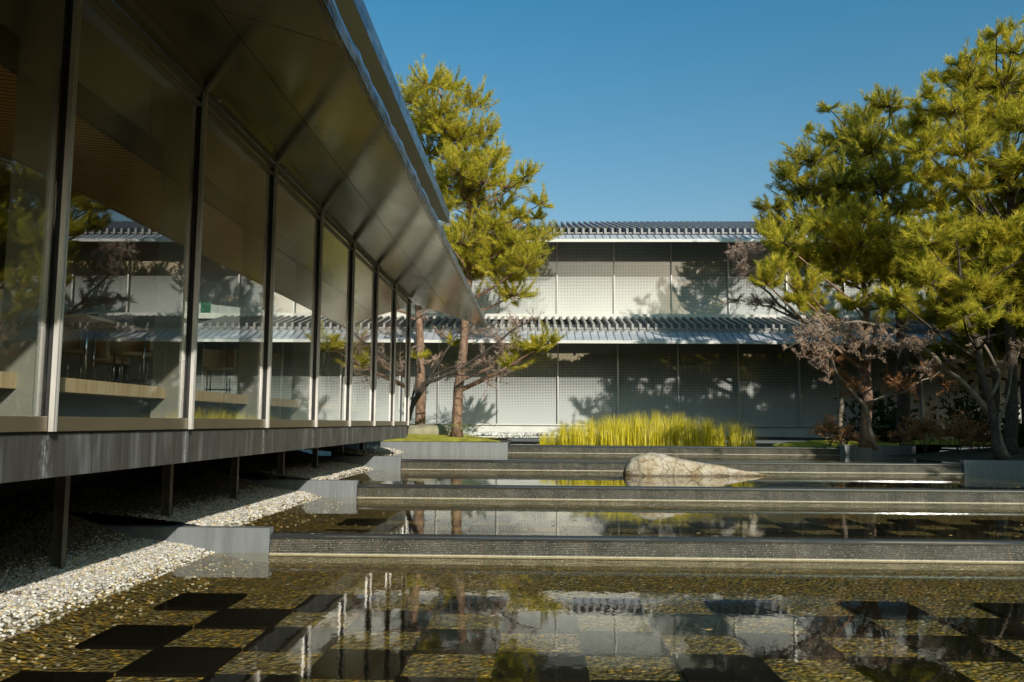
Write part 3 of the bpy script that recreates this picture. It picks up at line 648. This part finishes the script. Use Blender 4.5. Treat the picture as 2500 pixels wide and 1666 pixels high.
# ------------------------------------------------------------------ rock in the third pond
def blob_mesh(name, mat, fn, nu=48, nv=26, parent=None, org=None):
    v = []; f = []
    for i in range(nv+1):
        for j in range(nu):
            a = math.pi*i/nv; c = 2*math.pi*j/nu
            v.append(fn(Vector((math.sin(a)*math.cos(c), math.sin(a)*math.sin(c), math.cos(a)))))
    for i in range(nv):
        for j in range(nu): f.append((i*nu+j, (i+1)*nu+j, (i+1)*nu+(j+1) % nu, i*nu+(j+1) % nu))
    return raw(name, np.array([tuple(q) for q in v]), f, mat, parent, True, org)
RY = 22.4; ra = at(1436, 1093, RY); rb = at(1790, 1097, RY)
def rockf(d):
    L = rb.x-ra.x; sx = math.copysign(abs(d.x)**.42, d.x) if d.x < 0 else d.x**.8; u = (sx+1)/2
    top = float(np.interp(u, [0, .05, .12, .25, .5, .75, 1], [.60, .68, .68, .58, .40, .23, .06])); w_ = float(np.interp(u, [0, .1, .5, 1], [.42, .55, .36, .06]))
    zz = math.copysign(abs(d.z)**.6, d.z); yy = math.copysign(abs(d.y)**.7, d.y)
    p = Vector((ra.x+.02+u*L+(.09*(1-zz) if u < .1 else 0)*-.4, RY+.3+yy*w_-.12*zz, LV[3]-.04+(zz*top if zz > 0 else zz*.3)))
    nn = noise.noise(p*1.3)*.05-abs(noise.noise(p*2.7))*.07+noise.noise(p*8)*.022+noise.noise(p*17)*.012
    return p+Vector((nn*.4, nn*.8, nn))*(.30+.70*(1-u))
tag(blob_mesh('rock', M['rock'], rockf, 96, 56), 'pale wedge shaped rock lying in the third pond', 'rock')
def boulder(c, r, lab, sd, mat='boulder'):
    c = Vector(c)
    def fn(d):
        p = Vector((d.x*r[0], d.y*r[1], d.z*r[2])); q = p+Vector((sd, sd*2, 0)); nn = noise.noise(q*.9)*.28+noise.noise(q*2.5)*.12+noise.noise(q*7)*.03
        return c+p*(1+nn)
    tag(blob_mesh('boulder', M[mat], fn, 48, 28), lab, 'boulder')
boulder((-5.3, 38.0, -.75), (2.2, .9, .72), 'broad mossy boulder behind the two pine trunks on the left', 1.3)
boulder((-7.3, 37.2, -.6), (.9, .6, .9), 'dark upright boulder at the foot of the pavilion corner', 4.3)
boulder((16.0, 37.0, -.6), (1.4, .8, .9), 'grey boulder behind the right pine trunk', 7.7)
boulder((20.3, 32.0, -.7), (.9, .6, .6), 'small boulder between the brown shrubs at the right', 9.1)

# ------------------------------------------------------------------ vegetation
def unit(a): return a/np.maximum(np.linalg.norm(a, axis=-1, keepdims=True), 1e-9)
def tufts(P, D, nn, L, Wd, spread=(.25, .95), twig=.16):
    "needle tufts: P positions, D axis directions -> triangles"
    n = len(P); R = rng.normal(size=(n, nn, 3)); R = unit(R-(R*D[:, None]).sum(-1, keepdims=True)*D[:, None])
    s_ = rng.uniform(*spread, (n, nn, 1)); d = unit(D[:, None]*np.cos(s_)+R*np.sin(s_))
    base = P[:, None]+D[:, None]*rng.uniform(-twig, twig*.4, (n, nn, 1))
    ln = L*rng.uniform(.7, 1.15, (n, nn, 1)); side = unit(np.cross(d, rng.normal(size=(n, nn, 3))))*Wd
    v = np.stack([base-side*.5, base+side*.5, base+d*ln], 2).reshape(-1, 3)
    return v, np.arange(n*nn*3).reshape(-1, 3)
def pine(name, base, trunk_pts, r0, blobs, lab, mat='needle', bk='pine_bark', dens=1.0, L=.22, Wd=.016, flat=.62, extra_back=0, group='pine trees around the pond', nn=22, ):
    t = thing(name, base, lab, 'pine tree', group)
    m = MB(); n = len(trunk_pts); pts = []
    tp = [Vector(p) for p in trunk_pts]
    # densify
    for a, c in zip(tp, tp[1:]):
        for q in range(5): pts.append(a.lerp(c, q/5))
    pts.append(tp[-1]); pts = [p+Vector((noise.noise(p*.8), noise.noise(p*.8+Vector((9, 0, 0))), 0))*.10 for p in pts]; pts[0] = tp[0]
    rad = [r0*(1-.80*i/(len(pts)-1))*(1.35 if i == 0 else 1) for i in range(len(pts))]
    m.tube(pts, rad, 12); m.build('trunk', M[bk], t, smooth=True)
    bm_ = MB(); V = []; DD = []
    for (c, r) in blobs:
        c = Vector(c)
        # limb from a trunk point below the clump
        best = min(range(len(pts)), key=lambda i: abs(pts[i].z-(c.z-.45*(c-pts[i]).length))+.3*(c-pts[i]).length)
        p0 = pts[best]; mid = p0.lerp(c, .5)+Vector((random.uniform(-.2, .2), random.uniform(-.2, .2), -.12*(c-p0).length*.3))
        rb_ = min(rad[best]*.55, .025+.02*(c-p0).length)
        bm_.tube([p0, mid, c], [rb_, rb_*.7, .018], 5)
        r *= 1.38; k = int(225*dens*(r/1.0)**2)+14
        ns = max(6, k//7)                              # upturned shoots, each set with needle brushes
        d = unit(rng.normal(size=(ns, 3))*np.array([1, 1, .75])+np.array([0, 0, .18])); lump = np.array([.72+.75*noise.noise(Vector(tuple(q*1.5))+c*1.3) for q in d])[:, None]
        st_ = np.array(c)+d*r*rng.uniform(.15, .55, (ns, 1))*np.array([1, 1, flat])
        ax = unit(d*np.array([1, 1, .7])+np.array([0, 0, .42])+rng.normal(size=(ns, 3))*.25); ln = r*rng.uniform(.45, .95, (ns, 1))*np.maximum(lump, .3)*1.15
        for q in range(8):
            u = (q+.5)/8; bend = np.array([0, 0, .30])*u*u
            V.append(st_+ax*ln*u+bend*ln+rng.normal(size=(ns, 3))*.035); DD.append(unit(ax+bend*1.5+rng.normal(size=(ns, 3))*.16))
        for q in range(ns):
            bm_.tube([c, Vector(st_[q]), Vector(st_[q]+ax[q]*ln[q]*.9)], [.020, .012, .005], 3, False)
    bm_.build('branches', M[bk], t)
    v, f = tufts(np.concatenate(V), np.concatenate(DD), nn, L, Wd)
    raw('crown', v, f, M[mat], t)
    return t
def blobs(lst, Y, dy=1.5, seed=1, mul=1.0):
    rr = random.Random(seed); out = []
    for (px, py, r, *o) in lst:
        yy = Y+(o[0] if o else rr.uniform(-dy, dy)); p = at(px, py, yy); out.append((p, r*mul*yy/F_PX*1.0625))
    return out
# left pines
A = [(985, 195, 42), (945, 235, 45), (1035, 205, 32), (1000, 265, 62), (1085, 245, 36), (1060, 320, 62), (1115, 310, 34), (985, 350, 55), (1120, 385, 38), (1205, 408, 30), (1160, 430, 40), (1245, 468, 26), (1235, 500, 24),
     (1055, 400, 50), (1040, 470, 36), (1100, 470, 32), (1190, 500, 26), (1235, 550, 36), (1150, 555, 52), (1060, 560, 45), (1205, 610, 48), (1110, 630, 50), (1050, 640, 30), (1180, 680, 42), (1080, 600, 40), (1030, 560, 30, -2),
     (1195, 805, 34), (1240, 800, 34), (1175, 840, 26), (1140, 590, 40), (1080, 440, 44), (1020, 300, 40), (1180, 560, 36), (1130, 520, 36), (1220, 580, 30), (1070, 360, 46), (1110, 420, 44), (1040, 430, 40), (1150, 480, 36), (1090, 520, 44), (1010, 480, 40), (1140, 360, 30), (1170, 640, 36), (1265, 785, 22), (960, 300, 40, 1.5), (1000, 420, 40, 2)]
tr = [at(1049, 1002, 36), at(1052, 900, 36), at(1066, 780, 36), at(1078, 640, 36), at(1085, 520, 36), at(1075, 400, 36), at(1040, 290, 36), at(1000, 190, 36)]
tr[0].z = -.62
pine('pine_tree', tr[0], tr, .24, blobs(A, 36), 'tall sunlit pine with reddish trunk just right of the pavilion eave', dens=.8)
Bb = [(870, 560, 50), (930, 640, 45), (960, 560, 50), (1000, 690, 26), (900, 700, 30), (960, 460, 50), (900, 480, 45), (1010, 640, 30, 2), (940, 380, 45), (1040, 790, 14), (960, 820, 16)]
tr = [at(964, 998, 38), at(966, 900, 38), at(968, 800, 38), at(962, 700, 38), at(955, 600, 38), at(950, 480, 38), at(945, 380, 38)]; tr[0].z = -.64
pine('pine_tree', tr[0], tr, .26, blobs(Bb, 38), 'pine with reddish trunk at the pavilion corner, crown hidden by the eave', dens=.8)
# right pines
C = [(1800, 560, 40), (1850, 600, 52), (1920, 560, 58), (1890, 520, 40), (1980, 560, 62), (2060, 590, 55), (2010, 630, 52), (1930, 640, 55), (1850, 660, 36), (1760, 650, 30), (2080, 640, 45), (1960, 700, 30), (1880, 700, 30), (1830, 700, 22), (1990, 500, 40),
     (1930, 600, 50, 2), (2030, 560, 50, 2.5), (1770, 540, 30), (1900, 730, 24), (2040, 700, 36), (1830, 690, 30), (2010, 740, 22), (1780, 620, 30)]
tr = [at(1990, 990, 29.5), at(1992, 900, 29.5), at(1990, 800, 29.5), at(1988, 700, 29.5), at(1980, 620, 29.5), at(1960, 540, 29.5)]; tr[0].z = -.75
pine('pine_tree', tr[0], tr, .20, blobs(C, 28.5), 'low spreading sunlit pine in front of the eaves, trunk right of the reeds', dens=1.1)
D_ = [(2045, 245, 36), (1990, 275, 42), (1935, 325, 48), (2000, 340, 62), (1870, 370, 48), (1815, 410, 42), (1775, 478, 28), (1850, 450, 55), (1930, 420, 56), (2010, 430, 62), (1785, 525, 32), (1850, 520, 45), (1950, 500, 55), (2060, 400, 50), (2080, 320, 42), (2090, 480, 52),
      (1905, 250, 14), (1960, 380, 50, 2.5), (1900, 470, 50, 2.5), (1855, 300, 10)]
tr = [at(2075, 990, 32.5), at(2075, 880, 32.5), at(2070, 760, 32.5), at(2060, 640, 32.5), at(2040, 500, 32.5), at(2020, 380, 32.5), at(2030, 270, 32.5)]; tr[0].z = -.7
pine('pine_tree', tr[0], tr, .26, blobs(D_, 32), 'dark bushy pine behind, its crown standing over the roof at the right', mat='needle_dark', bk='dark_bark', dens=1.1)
Ee = [(2290, 80, 20), (2320, 65, 22), (2258, 120, 34), (2330, 120, 36), (2200, 150, 24), (2235, 185, 48), (2165, 185, 26), (2310, 195, 52), (2135, 225, 26), (2190, 255, 50), (2270, 280, 60), (2345, 290, 50), (2150, 330, 40), (2220, 350, 55), (2310, 380, 55), (2160, 410, 38), (2230, 430, 45), (2320, 450, 42),
      (2180, 470, 32), (2360, 380, 50), (2420, 300, 60), (2430, 420, 60), (2400, 180, 50), (2500, 350, 60), (2370, 500, 26), (2115, 285, 40), (2125, 345, 44), (2105, 410, 40), (2140, 470, 36), (2260, 220, 50, 3), (2340, 240, 50, 3), (2240, 310, 50, 3)]
tr = [at(2322, 1010, 27.), at(2324, 900, 27.), at(2326, 760, 27.), at(2325, 620, 27.), at(2318, 480, 27.), at(2312, 350, 27.), at(2318, 220, 27.), at(2300, 100, 27.)]; tr[0].z = -.95
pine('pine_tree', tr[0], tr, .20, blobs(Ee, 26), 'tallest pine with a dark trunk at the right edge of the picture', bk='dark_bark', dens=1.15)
G = [(2130, 560, 46), (2190, 590, 52), (2240, 560, 50), (2180, 520, 32), (2270, 610, 40), (2290, 540, 30), (2120, 620, 40), (2180, 660, 40), (2240, 660, 36), (2210, 715, 28), (2170, 750, 26), (2220, 760, 20), (2290, 670, 28), (2320, 600, 26), (2310, 690, 20), (2360, 640, 40), (2420, 560, 60), (2150, 700, 34), (2100, 730, 24), (2270, 740, 24), (2060, 690, 30), (2250, 690, 36), (2330, 680, 36), (2350, 740, 30), (2130, 650, 40), (2310, 560, 44)]
tr = [at(2295, 1000, 25.), at(2270, 900, 25.), at(2240, 780, 25.), at(2215, 720, 25.), at(2205, 640, 25.), at(2200, 560, 25.)]; tr[0].z = -1.0
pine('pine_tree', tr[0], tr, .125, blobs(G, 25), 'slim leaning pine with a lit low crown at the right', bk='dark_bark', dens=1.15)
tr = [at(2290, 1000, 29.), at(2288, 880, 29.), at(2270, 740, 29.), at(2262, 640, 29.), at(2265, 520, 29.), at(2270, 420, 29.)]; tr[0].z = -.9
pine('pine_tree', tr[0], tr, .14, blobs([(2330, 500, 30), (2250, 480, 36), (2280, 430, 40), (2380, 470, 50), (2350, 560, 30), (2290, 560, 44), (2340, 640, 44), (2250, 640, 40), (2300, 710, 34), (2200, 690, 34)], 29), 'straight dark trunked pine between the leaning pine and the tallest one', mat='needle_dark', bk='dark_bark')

# pines added beyond the right edge, mostly unseen, to shade garden and panes
for i, (x, y, h, lab) in enumerate(((21.5, 27., 10.5, 'unseen broad pine added for shade just outside the right edge, in front of the far building'), (20.5, 21.5, 9.5, 'unseen pine added for shade on the right bank outside the frame, beside the second pond'), (24.5, 33.5, 10., 'pine added for shade far right near the building, mostly outside the frame'), (20.5, 14.0, 6.0, 'unseen pine added for shade beside the nearest weir, outside the right edge'), (23.5, 18.0, 7.5, 'second unseen pine added for shade beyond the right edge near the nearest weir'), (19.8, 34.6, 9.0, 'shaded pine close to the panes behind the tallest right pine'))):
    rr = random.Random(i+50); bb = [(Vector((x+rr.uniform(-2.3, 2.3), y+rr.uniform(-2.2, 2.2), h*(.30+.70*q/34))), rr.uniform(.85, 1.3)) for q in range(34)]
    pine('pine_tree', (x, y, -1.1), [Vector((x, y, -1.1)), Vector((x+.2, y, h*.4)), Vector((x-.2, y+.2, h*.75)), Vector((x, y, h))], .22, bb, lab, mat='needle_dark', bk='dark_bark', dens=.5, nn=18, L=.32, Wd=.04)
# dense shaded evergreen bushes under the right pines
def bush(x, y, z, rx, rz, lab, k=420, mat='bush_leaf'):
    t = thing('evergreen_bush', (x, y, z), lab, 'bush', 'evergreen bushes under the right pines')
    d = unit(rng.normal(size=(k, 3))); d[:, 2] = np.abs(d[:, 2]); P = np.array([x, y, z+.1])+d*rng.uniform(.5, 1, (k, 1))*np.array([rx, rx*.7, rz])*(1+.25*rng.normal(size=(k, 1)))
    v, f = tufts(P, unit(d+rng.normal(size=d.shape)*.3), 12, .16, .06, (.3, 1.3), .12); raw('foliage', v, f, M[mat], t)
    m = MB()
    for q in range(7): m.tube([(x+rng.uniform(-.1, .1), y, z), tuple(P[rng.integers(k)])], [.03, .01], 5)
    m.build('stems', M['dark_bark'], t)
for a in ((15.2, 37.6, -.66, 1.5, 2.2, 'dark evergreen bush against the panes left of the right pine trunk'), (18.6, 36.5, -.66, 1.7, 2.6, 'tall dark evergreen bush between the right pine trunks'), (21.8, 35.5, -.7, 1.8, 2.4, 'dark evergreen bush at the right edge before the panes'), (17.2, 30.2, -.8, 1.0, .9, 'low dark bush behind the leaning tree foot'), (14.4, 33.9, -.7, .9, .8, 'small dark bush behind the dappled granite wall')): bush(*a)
# unseen trees added behind the camera to dim sky light and pane reflections
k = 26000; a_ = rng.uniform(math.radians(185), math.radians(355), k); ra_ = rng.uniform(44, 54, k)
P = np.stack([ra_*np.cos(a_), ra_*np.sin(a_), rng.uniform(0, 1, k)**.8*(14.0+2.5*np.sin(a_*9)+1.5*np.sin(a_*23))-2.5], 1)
v, f = tufts(P, unit(rng.normal(size=P.shape)+np.array([0, 0, .5])), 10, 1.1, .55, (.3, 1.4), .6); o = raw('added_tree_screen', v, f, M['bush_leaf']); o['kind'] = 'stuff'

# bare trees: limbs, then twig clouds
def bare(name, base, limbs, clouds, lab, cat, r0=.1, mat='twig', bk='grey_bark', tw=.011, seeds=0, dens=1.0, group=None, flat=.7):
    t = thing(name, base, lab, cat, group); m = MB(); allp = []
    for L in limbs:
        pts = [Vector(p) for p in L['p']]; q = []
        for a, c in zip(pts, pts[1:]):
            for s_ in range(4): q.append(a.lerp(c, s_/4))
        q.append(pts[-1]); q = [p+Vector((noise.noise(p*1.5), noise.noise(p*1.5+Vector((5, 5, 5))), noise.noise(p*1.5+Vector((2, 8, 1)))))*.12*(i > 0) for i, p in enumerate(q)]
        r1 = L.get('r', r0); m.tube(q, [r1*(1-.75*i/(len(q)-1)) for i in range(len(q))], 8); allp += q
    m.build('trunk', M[bk], t, smooth=True)
    v = []; sp = []; bm_ = MB()
    for c, r in clouds:
        c = Vector(c); p0 = min(allp, key=lambda p: (p-c).length); bm_.tube([p0, p0.lerp(c, .5)+Vector((0, 0, .1*r)), c], [.03, .02, .010], 5)
        nb_ = int(9*dens*(r/.6)**2)+5
        for _ in range(nb_):
            d = unit(rng.normal(size=3)*np.array([1, 1, flat]) + np.array([0, 0, .25])); p = np.array(c.lerp(p0, random.uniform(0, .6))); n_ = 6; ln = r*random.uniform(.6, 1.25)
            pts = [p]
            for s_ in range(n_): d = unit(d+rng.normal(size=3)*.22); pts.append(pts[-1]+d*ln/n_)
            for a, b_ in zip(pts, pts[1:]): v.append((a, b_, tw*1.1))
            for s_ in range(1, n_+1):
                for _k in range(3):
                    d2 = unit(d+rng.normal(size=3)*.75+np.array([0, 0, .15])); e = pts[s_]+d2*ln*random.uniform(.15, .35); v.append((pts[s_], e, tw*.75)); sp.append(e)
                    for _j in range(2):
                        d3 = unit(d2+rng.normal(size=3)*.7); e2 = (pts[s_]+e)/2+d3*ln*random.uniform(.08, .22); v.append(((pts[s_]+e)/2, e2, tw*.6)); sp.append(e2)
    bm_.build('branches', M[bk], t)
    a = np.array([q[0] for q in v]); c = np.array([q[1] for q in v]); w_ = np.array([q[2] for q in v])[:, None]
    d = unit(c-a); s1 = unit(np.cross(d, np.array([.3, .5, .8])))*w_; s2 = np.cross(d, s1)
    tri = np.stack([a+s1, a-s1*.5+s2*.87, a-s1*.5-s2*.87, c+s1*.4, c-s1*.2+s2*.35, c-s1*.2-s2*.35], 1); n = len(a); i = (np.arange(n)*6)[:, None]
    F_ = np.concatenate([i+np.array([0, 1, 4, 3]), i+np.array([1, 2, 5, 4]), i+np.array([2, 0, 3, 5])]).astype(int)
    raw('twigs', tri.reshape(-1, 3), F_, M[mat], t)
    if seeds:
        P = np.array(sp); P = P[rng.uniform(size=len(P)) < seeds]; o_ = scatter_stones(P, np.full(len(P), .017), 'seed_heads', M['seed'], 1.0, t); o_['kind'] = 'stuff'
    return t
Y_ = 26.
base = at(2322, 1052, Y_); base.z = -1.08
limbs = [{'p': [base, at(2290, 985, Y_), at(2262, 935, Y_), at(2235, 900, Y_), at(2165, 840, Y_), at(2110, 785, Y_), at(2030, 745, Y_), at(1950, 738, Y_-.5), at(1880, 765, Y_-.8)], 'r': .115},
         {'p': [at(2262, 935, Y_), at(2300, 860, Y_+.3), at(2250, 780, Y_+.4), at(2170, 740, Y_+.5), at(2090, 745, Y_+.6), at(2050, 735, Y_+.8)], 'r': .06},
         {'p': [at(2290, 985, Y_), at(2320, 900, Y_), at(2340, 800, Y_)], 'r': .06}]
cl = blobs([(1850, 765, 36), (1895, 800, 38), (1830, 822, 26), (1945, 775, 34), (1890, 740, 22), (1800, 805, 18), (1880, 850, 28), (1905, 885, 22), (2000, 745, 24), (2045, 780, 26), (2090, 740, 18), (2120, 800, 24), (1970, 820, 26), (2200, 830, 26), (2300, 840, 30), (2350, 800, 30), (1820, 775, 26), (1870, 730, 26), (1910, 745, 30), (1990, 790, 34), (2080, 800, 34), (2150, 770, 26), (2020, 830, 30), (2120, 850, 30), (2240, 800, 26)], Y_-.3, .5, 4)
bare('crape_myrtle', base, limbs, cl, 'bare leaning tree with dry seed heads reaching left over the right bank', 'bare tree', seeds=.08, dens=2.4, tw=.007)
Y_ = 28.5; base = at(2010, 985, Y_); base.z = -.8
limbs = [{'p': [base, at(1985, 930, Y_), at(1930, 870, Y_), at(1890, 800, Y_)], 'r': .09}, {'p': [at(1985, 930, Y_), at(2080, 900, Y_), at(2160, 850, Y_)], 'r': .05}]
bare('crape_myrtle', base, limbs, blobs([(1890, 820, 30), (1925, 860, 30), (2060, 880, 36), (2140, 860, 34), (1960, 900, 30), (2190, 900, 26)], Y_, .6, 5), 'dim bare tree in the shade beside the right pine trunk', 'bare tree', dens=2.0, mat='twig_brown')
Y_ = 32.; base = at(1935, 1000, Y_); base.z = -.75
limbs = [{'p': [base, at(1930, 900, Y_), at(1900, 790, Y_), at(1840, 735, Y_), at(1790, 700, Y_), at(1740, 650, Y_), at(1700, 590, Y_)], 'r': .10}, {'p': [at(1840, 735, Y_), at(1770, 705, Y_), at(1700, 690, Y_)], 'r': .05}]
bare('bare_maple', base, limbs, blobs([(1690, 578, 26), (1725, 590, 34), (1765, 600, 32), (1725, 630, 30), (1690, 612, 22), (1780, 640, 26), (1690, 690, 22), (1735, 690, 30), (1780, 700, 26), (1740, 575, 24), (1660, 700, 12)], Y_, .8, 6), 'pinkish bare twigged tree before the upper panes, left of the right pines', 'bare tree', dens=4.5, tw=.0075)
Y_ = 34.; base = at(930, 1000, Y_); base.z = -.68
limbs = [{'p': [base, at(940, 950, Y_), at(975, 880, Y_), at(1040, 855, Y_-.3), at(1100, 820, Y_-.5), at(1160, 775, Y_-.6), at(1225, 735, Y_-.6)], 'r': .11},
         {'p': [at(940, 950, Y_), at(1000, 860, Y_+.2), at(1060, 835, Y_), at(1120, 840, Y_)], 'r': .06}, {'p': [at(950, 930, Y_), at(1010, 830, Y_), at(1050, 770, Y_), at(1090, 740, Y_)], 'r': .05},
         {'p': [at(945, 940, Y_), at(960, 840, Y_), at(950, 740, Y_)], 'r': .05}, {'p': [at(1040, 855, Y_), at(1110, 868, Y_), at(1170, 880, Y_)], 'r': .03}]
bare('bare_maple', base, limbs, blobs([(1130, 770, 34), (1180, 735, 30), (1225, 730, 24), (1160, 800, 34), (1110, 830, 34), (1060, 850, 30), (1150, 850, 28), (1010, 770, 26), (980, 720, 24), (1090, 770, 28), (1120, 890, 22), (940, 800, 24), (990, 830, 24), (1190, 770, 24)], Y_, .7, 7), 'bare maple with spreading dark limbs between the pavilion corner and the tall pine', 'bare tree', dens=1.3, tw=.0065, bk='dark_bark', mat='twig')

# brown shrubs
shr = [(1905, 985, 30, 26, 'reddish brown shrub at the right end of the reeds'), (1945, 1000, 31, 20, 'small bare reddish shrub left of the right pine trunk'), (2000, 1005, 30.5, 18, 'low twiggy shrub at the foot of the right pine'),
       (2125, 985, 29, 32, 'wide brown twiggy shrub in the middle of the right bank'), (2200, 985, 28, 30, 'orange brown shrub left of the leaning tree'), (2250, 1000, 29.5, 26, 'dark twiggy shrub behind the leaning tree foot'), (2070, 1000, 31, 20, 'small shaded shrub behind the dappled granite wall')]
for i, (px, py, Y_, r, lab) in enumerate(shr):
    c = at(px, py, Y_); rr = 1.2*r*Y_/F_PX*1.0625; base = Vector((c.x, Y_, -.72 if px < 2080 else -.9))
    bare('shrub', base, [{'p': [base, c.lerp(base, .5)+Vector((random.uniform(-.15, .15), 0, 0)), c], 'r': .03}, {'p': [base, c+Vector((rr*.6, 0, -rr*.2))], 'r': .02}, {'p': [base, c+Vector((-rr*.6, 0, -rr*.2))], 'r': .02}],
         [(c, rr), (c+Vector((rr*.7, 0, -rr*.4)), rr*.7), (c+Vector((-rr*.7, .1, -rr*.4)), rr*.7)], lab, 'shrub', mat='twig_brown', dens=4, tw=.008, seeds=.12, bk='dark_bark', group='shrubs on the right bank')

# fern
fc = at(1078, 990, 35.0); t = thing('fern', (fc.x, 35.0, -.58), 'green fern at the foot of the tall left pine', 'fern')
for i in range(11):
    a = i*2.4; L = random.uniform(.9, 1.3); v = []; f = []; n = 18
    for s_ in range(n):
        u = s_/n; cx, cy = math.cos(a)*L*u, math.sin(a)*L*u*.7; cz = .62*math.sin(min(1, u*1.15)*2.2)*L*.75; wl_ = .13*math.sin(math.pi*(u*.85+.12))
        px_, py_ = -math.sin(a), math.cos(a)
        for sg in (-1, 1):
            b0 = np.array([fc.x+cx, 35.0+cy, -.58+cz]); k = len(v); v += [b0, b0+np.array([math.cos(a)*.03, math.sin(a)*.03, .01]), b0+np.array([px_*wl_*sg+math.cos(a)*.05, py_*wl_*sg+math.sin(a)*.05, -.02])]; f.append((k, k+1, k+2))
    raw('frond', np.array(v), f, M['fern'], t)

# reeds: one uncountable bed of stems
n = 4300; px = rng.uniform(1235, 1735, n); cen = np.abs((px-1490)/250)
cl_ = np.array([noise.noise(Vector((p*.05, 0, 0))) for p in px]); cl2 = np.array([noise.noise(Vector((p*.012, 3, 0))) for p in px])
keep = rng.uniform(size=n) < np.clip(.95+.9*cl_-np.clip((1330-px)/95, 0, 1)*.80-np.clip((px-1620)/90, 0, 1)*.55, 0, 1)
px = px[keep]; n = len(px); yy = rng.uniform(31.5, 33.2, n); xx = np.array([at(p, 1020, y).x for p, y in zip(px, yy)])
hh = rng.uniform(.45, 1.0, n)**.8*(1.30+.5*cl2[keep]+.35*cl_[keep])*np.clip(1.05-np.abs(px-1500)/620-np.clip((1300-px)/60, 0, 1)*.35, .35, 1.1)
lean = rng.normal(size=(n, 2))*.10; wd = rng.uniform(.006, .011, n); th = rng.uniform(0, math.pi, n); z0 = LV[5]-.1
b0 = np.stack([xx, yy, np.full(n, z0)], 1); sd = np.stack([np.cos(th), np.sin(th)*.3, 0*th], 1)*wd[:, None]
mid = b0+np.stack([lean[:, 0]*.35*hh, lean[:, 1]*.35*hh, hh*.6], 1); tip = b0+np.stack([lean[:, 0]*1.6*hh, lean[:, 1]*hh*1.4, hh+.1], 1)
V = np.stack([b0-sd, b0+sd, mid-sd*.8, mid+sd*.8, tip-sd*.1, tip+sd*.1], 1).reshape(-1, 3); i = (np.arange(n)*6)[:, None]
F_ = np.concatenate([i+np.array([0, 1, 3, 2]), i+np.array([2, 3, 5, 4])]); o = raw('reeds', V, F_, M['reed']); o['kind'] = 'stuff'
# leaf litter: drifts on the ponds and strewn over the gravel
P = []
for (x0, x1, y0, y1, z, k) in ((-3.6, 9, 12.8, 14.6, LV[2]+.004, 150), (-3.6, 3, 14.6, 18.0, LV[2]+.004, 60), (-3.6, 7, 7.0, 12.0, LV[1]+.004, 50), (-3.6, 11, 18.9, 20.0, LV[3]+.004, 110)):
    for _ in range(k):
        x, y = random.uniform(x0, x1), random.uniform(y0, y1)
        if noise.noise(Vector((x*.7, y*2.2, 4))) > -.05: P.append((x, y, z))
for k, W in ((1, LV[1]), (2, LV[2])):
    for _ in range(60):
        x, y = random.uniform(-5.9, -4.7), random.uniform(YW[k-1]+.3, YW[k]-.3); P.append((x, y, bank_z(x, y, W)+.045))
V = []; F_ = []
for (x, y, z) in P:
    a = random.uniform(0, 6.28); L = random.uniform(.018, .045); c, s_ = math.cos(a)*L, math.sin(a)*L; q = len(V)
    V += [(x-c, y-s_, z+.002), (x-s_*.5, y+c*.5, z+.006), (x+c, y+s_, z+.008), (x+s_*.5, y-c*.5, z+.001)]; F_.append((q, q+3, q+2, q+1))
o = raw('leaf_litter', np.array(V), F_, M['litter']); o['kind'] = 'stuff'
# fallen yellow leaves
n = 0
for (x, y, k, lab) in ((-4.55, 16.6, 2, 'yellow fallen leaf on the gravel bank of the second terrace'), (-4.7, 17.3, 2, 'yellow leaf lying at the tip of the second gravel bank'), (-5.1, 15.0, 2, 'curled yellow leaf on the middle of the second gravel bank')):
    z = bank_z(x, y, LV[k])+.04; c, s_ = math.cos(x*9), math.sin(x*9)
    v = [(x-.08*c, y-.08*s_, z), (x-.02*s_, y+.04*c, z+.03), (x+.09*c, y+.09*s_, z+.02), (x+.03*s_, y-.04*c, z+.015)]
    tag(MB().add(v, [(0, 3, 2, 1)]).build('fallen_leaf', M['leaf_yellow']), lab, 'leaf', 'fallen yellow leaves')
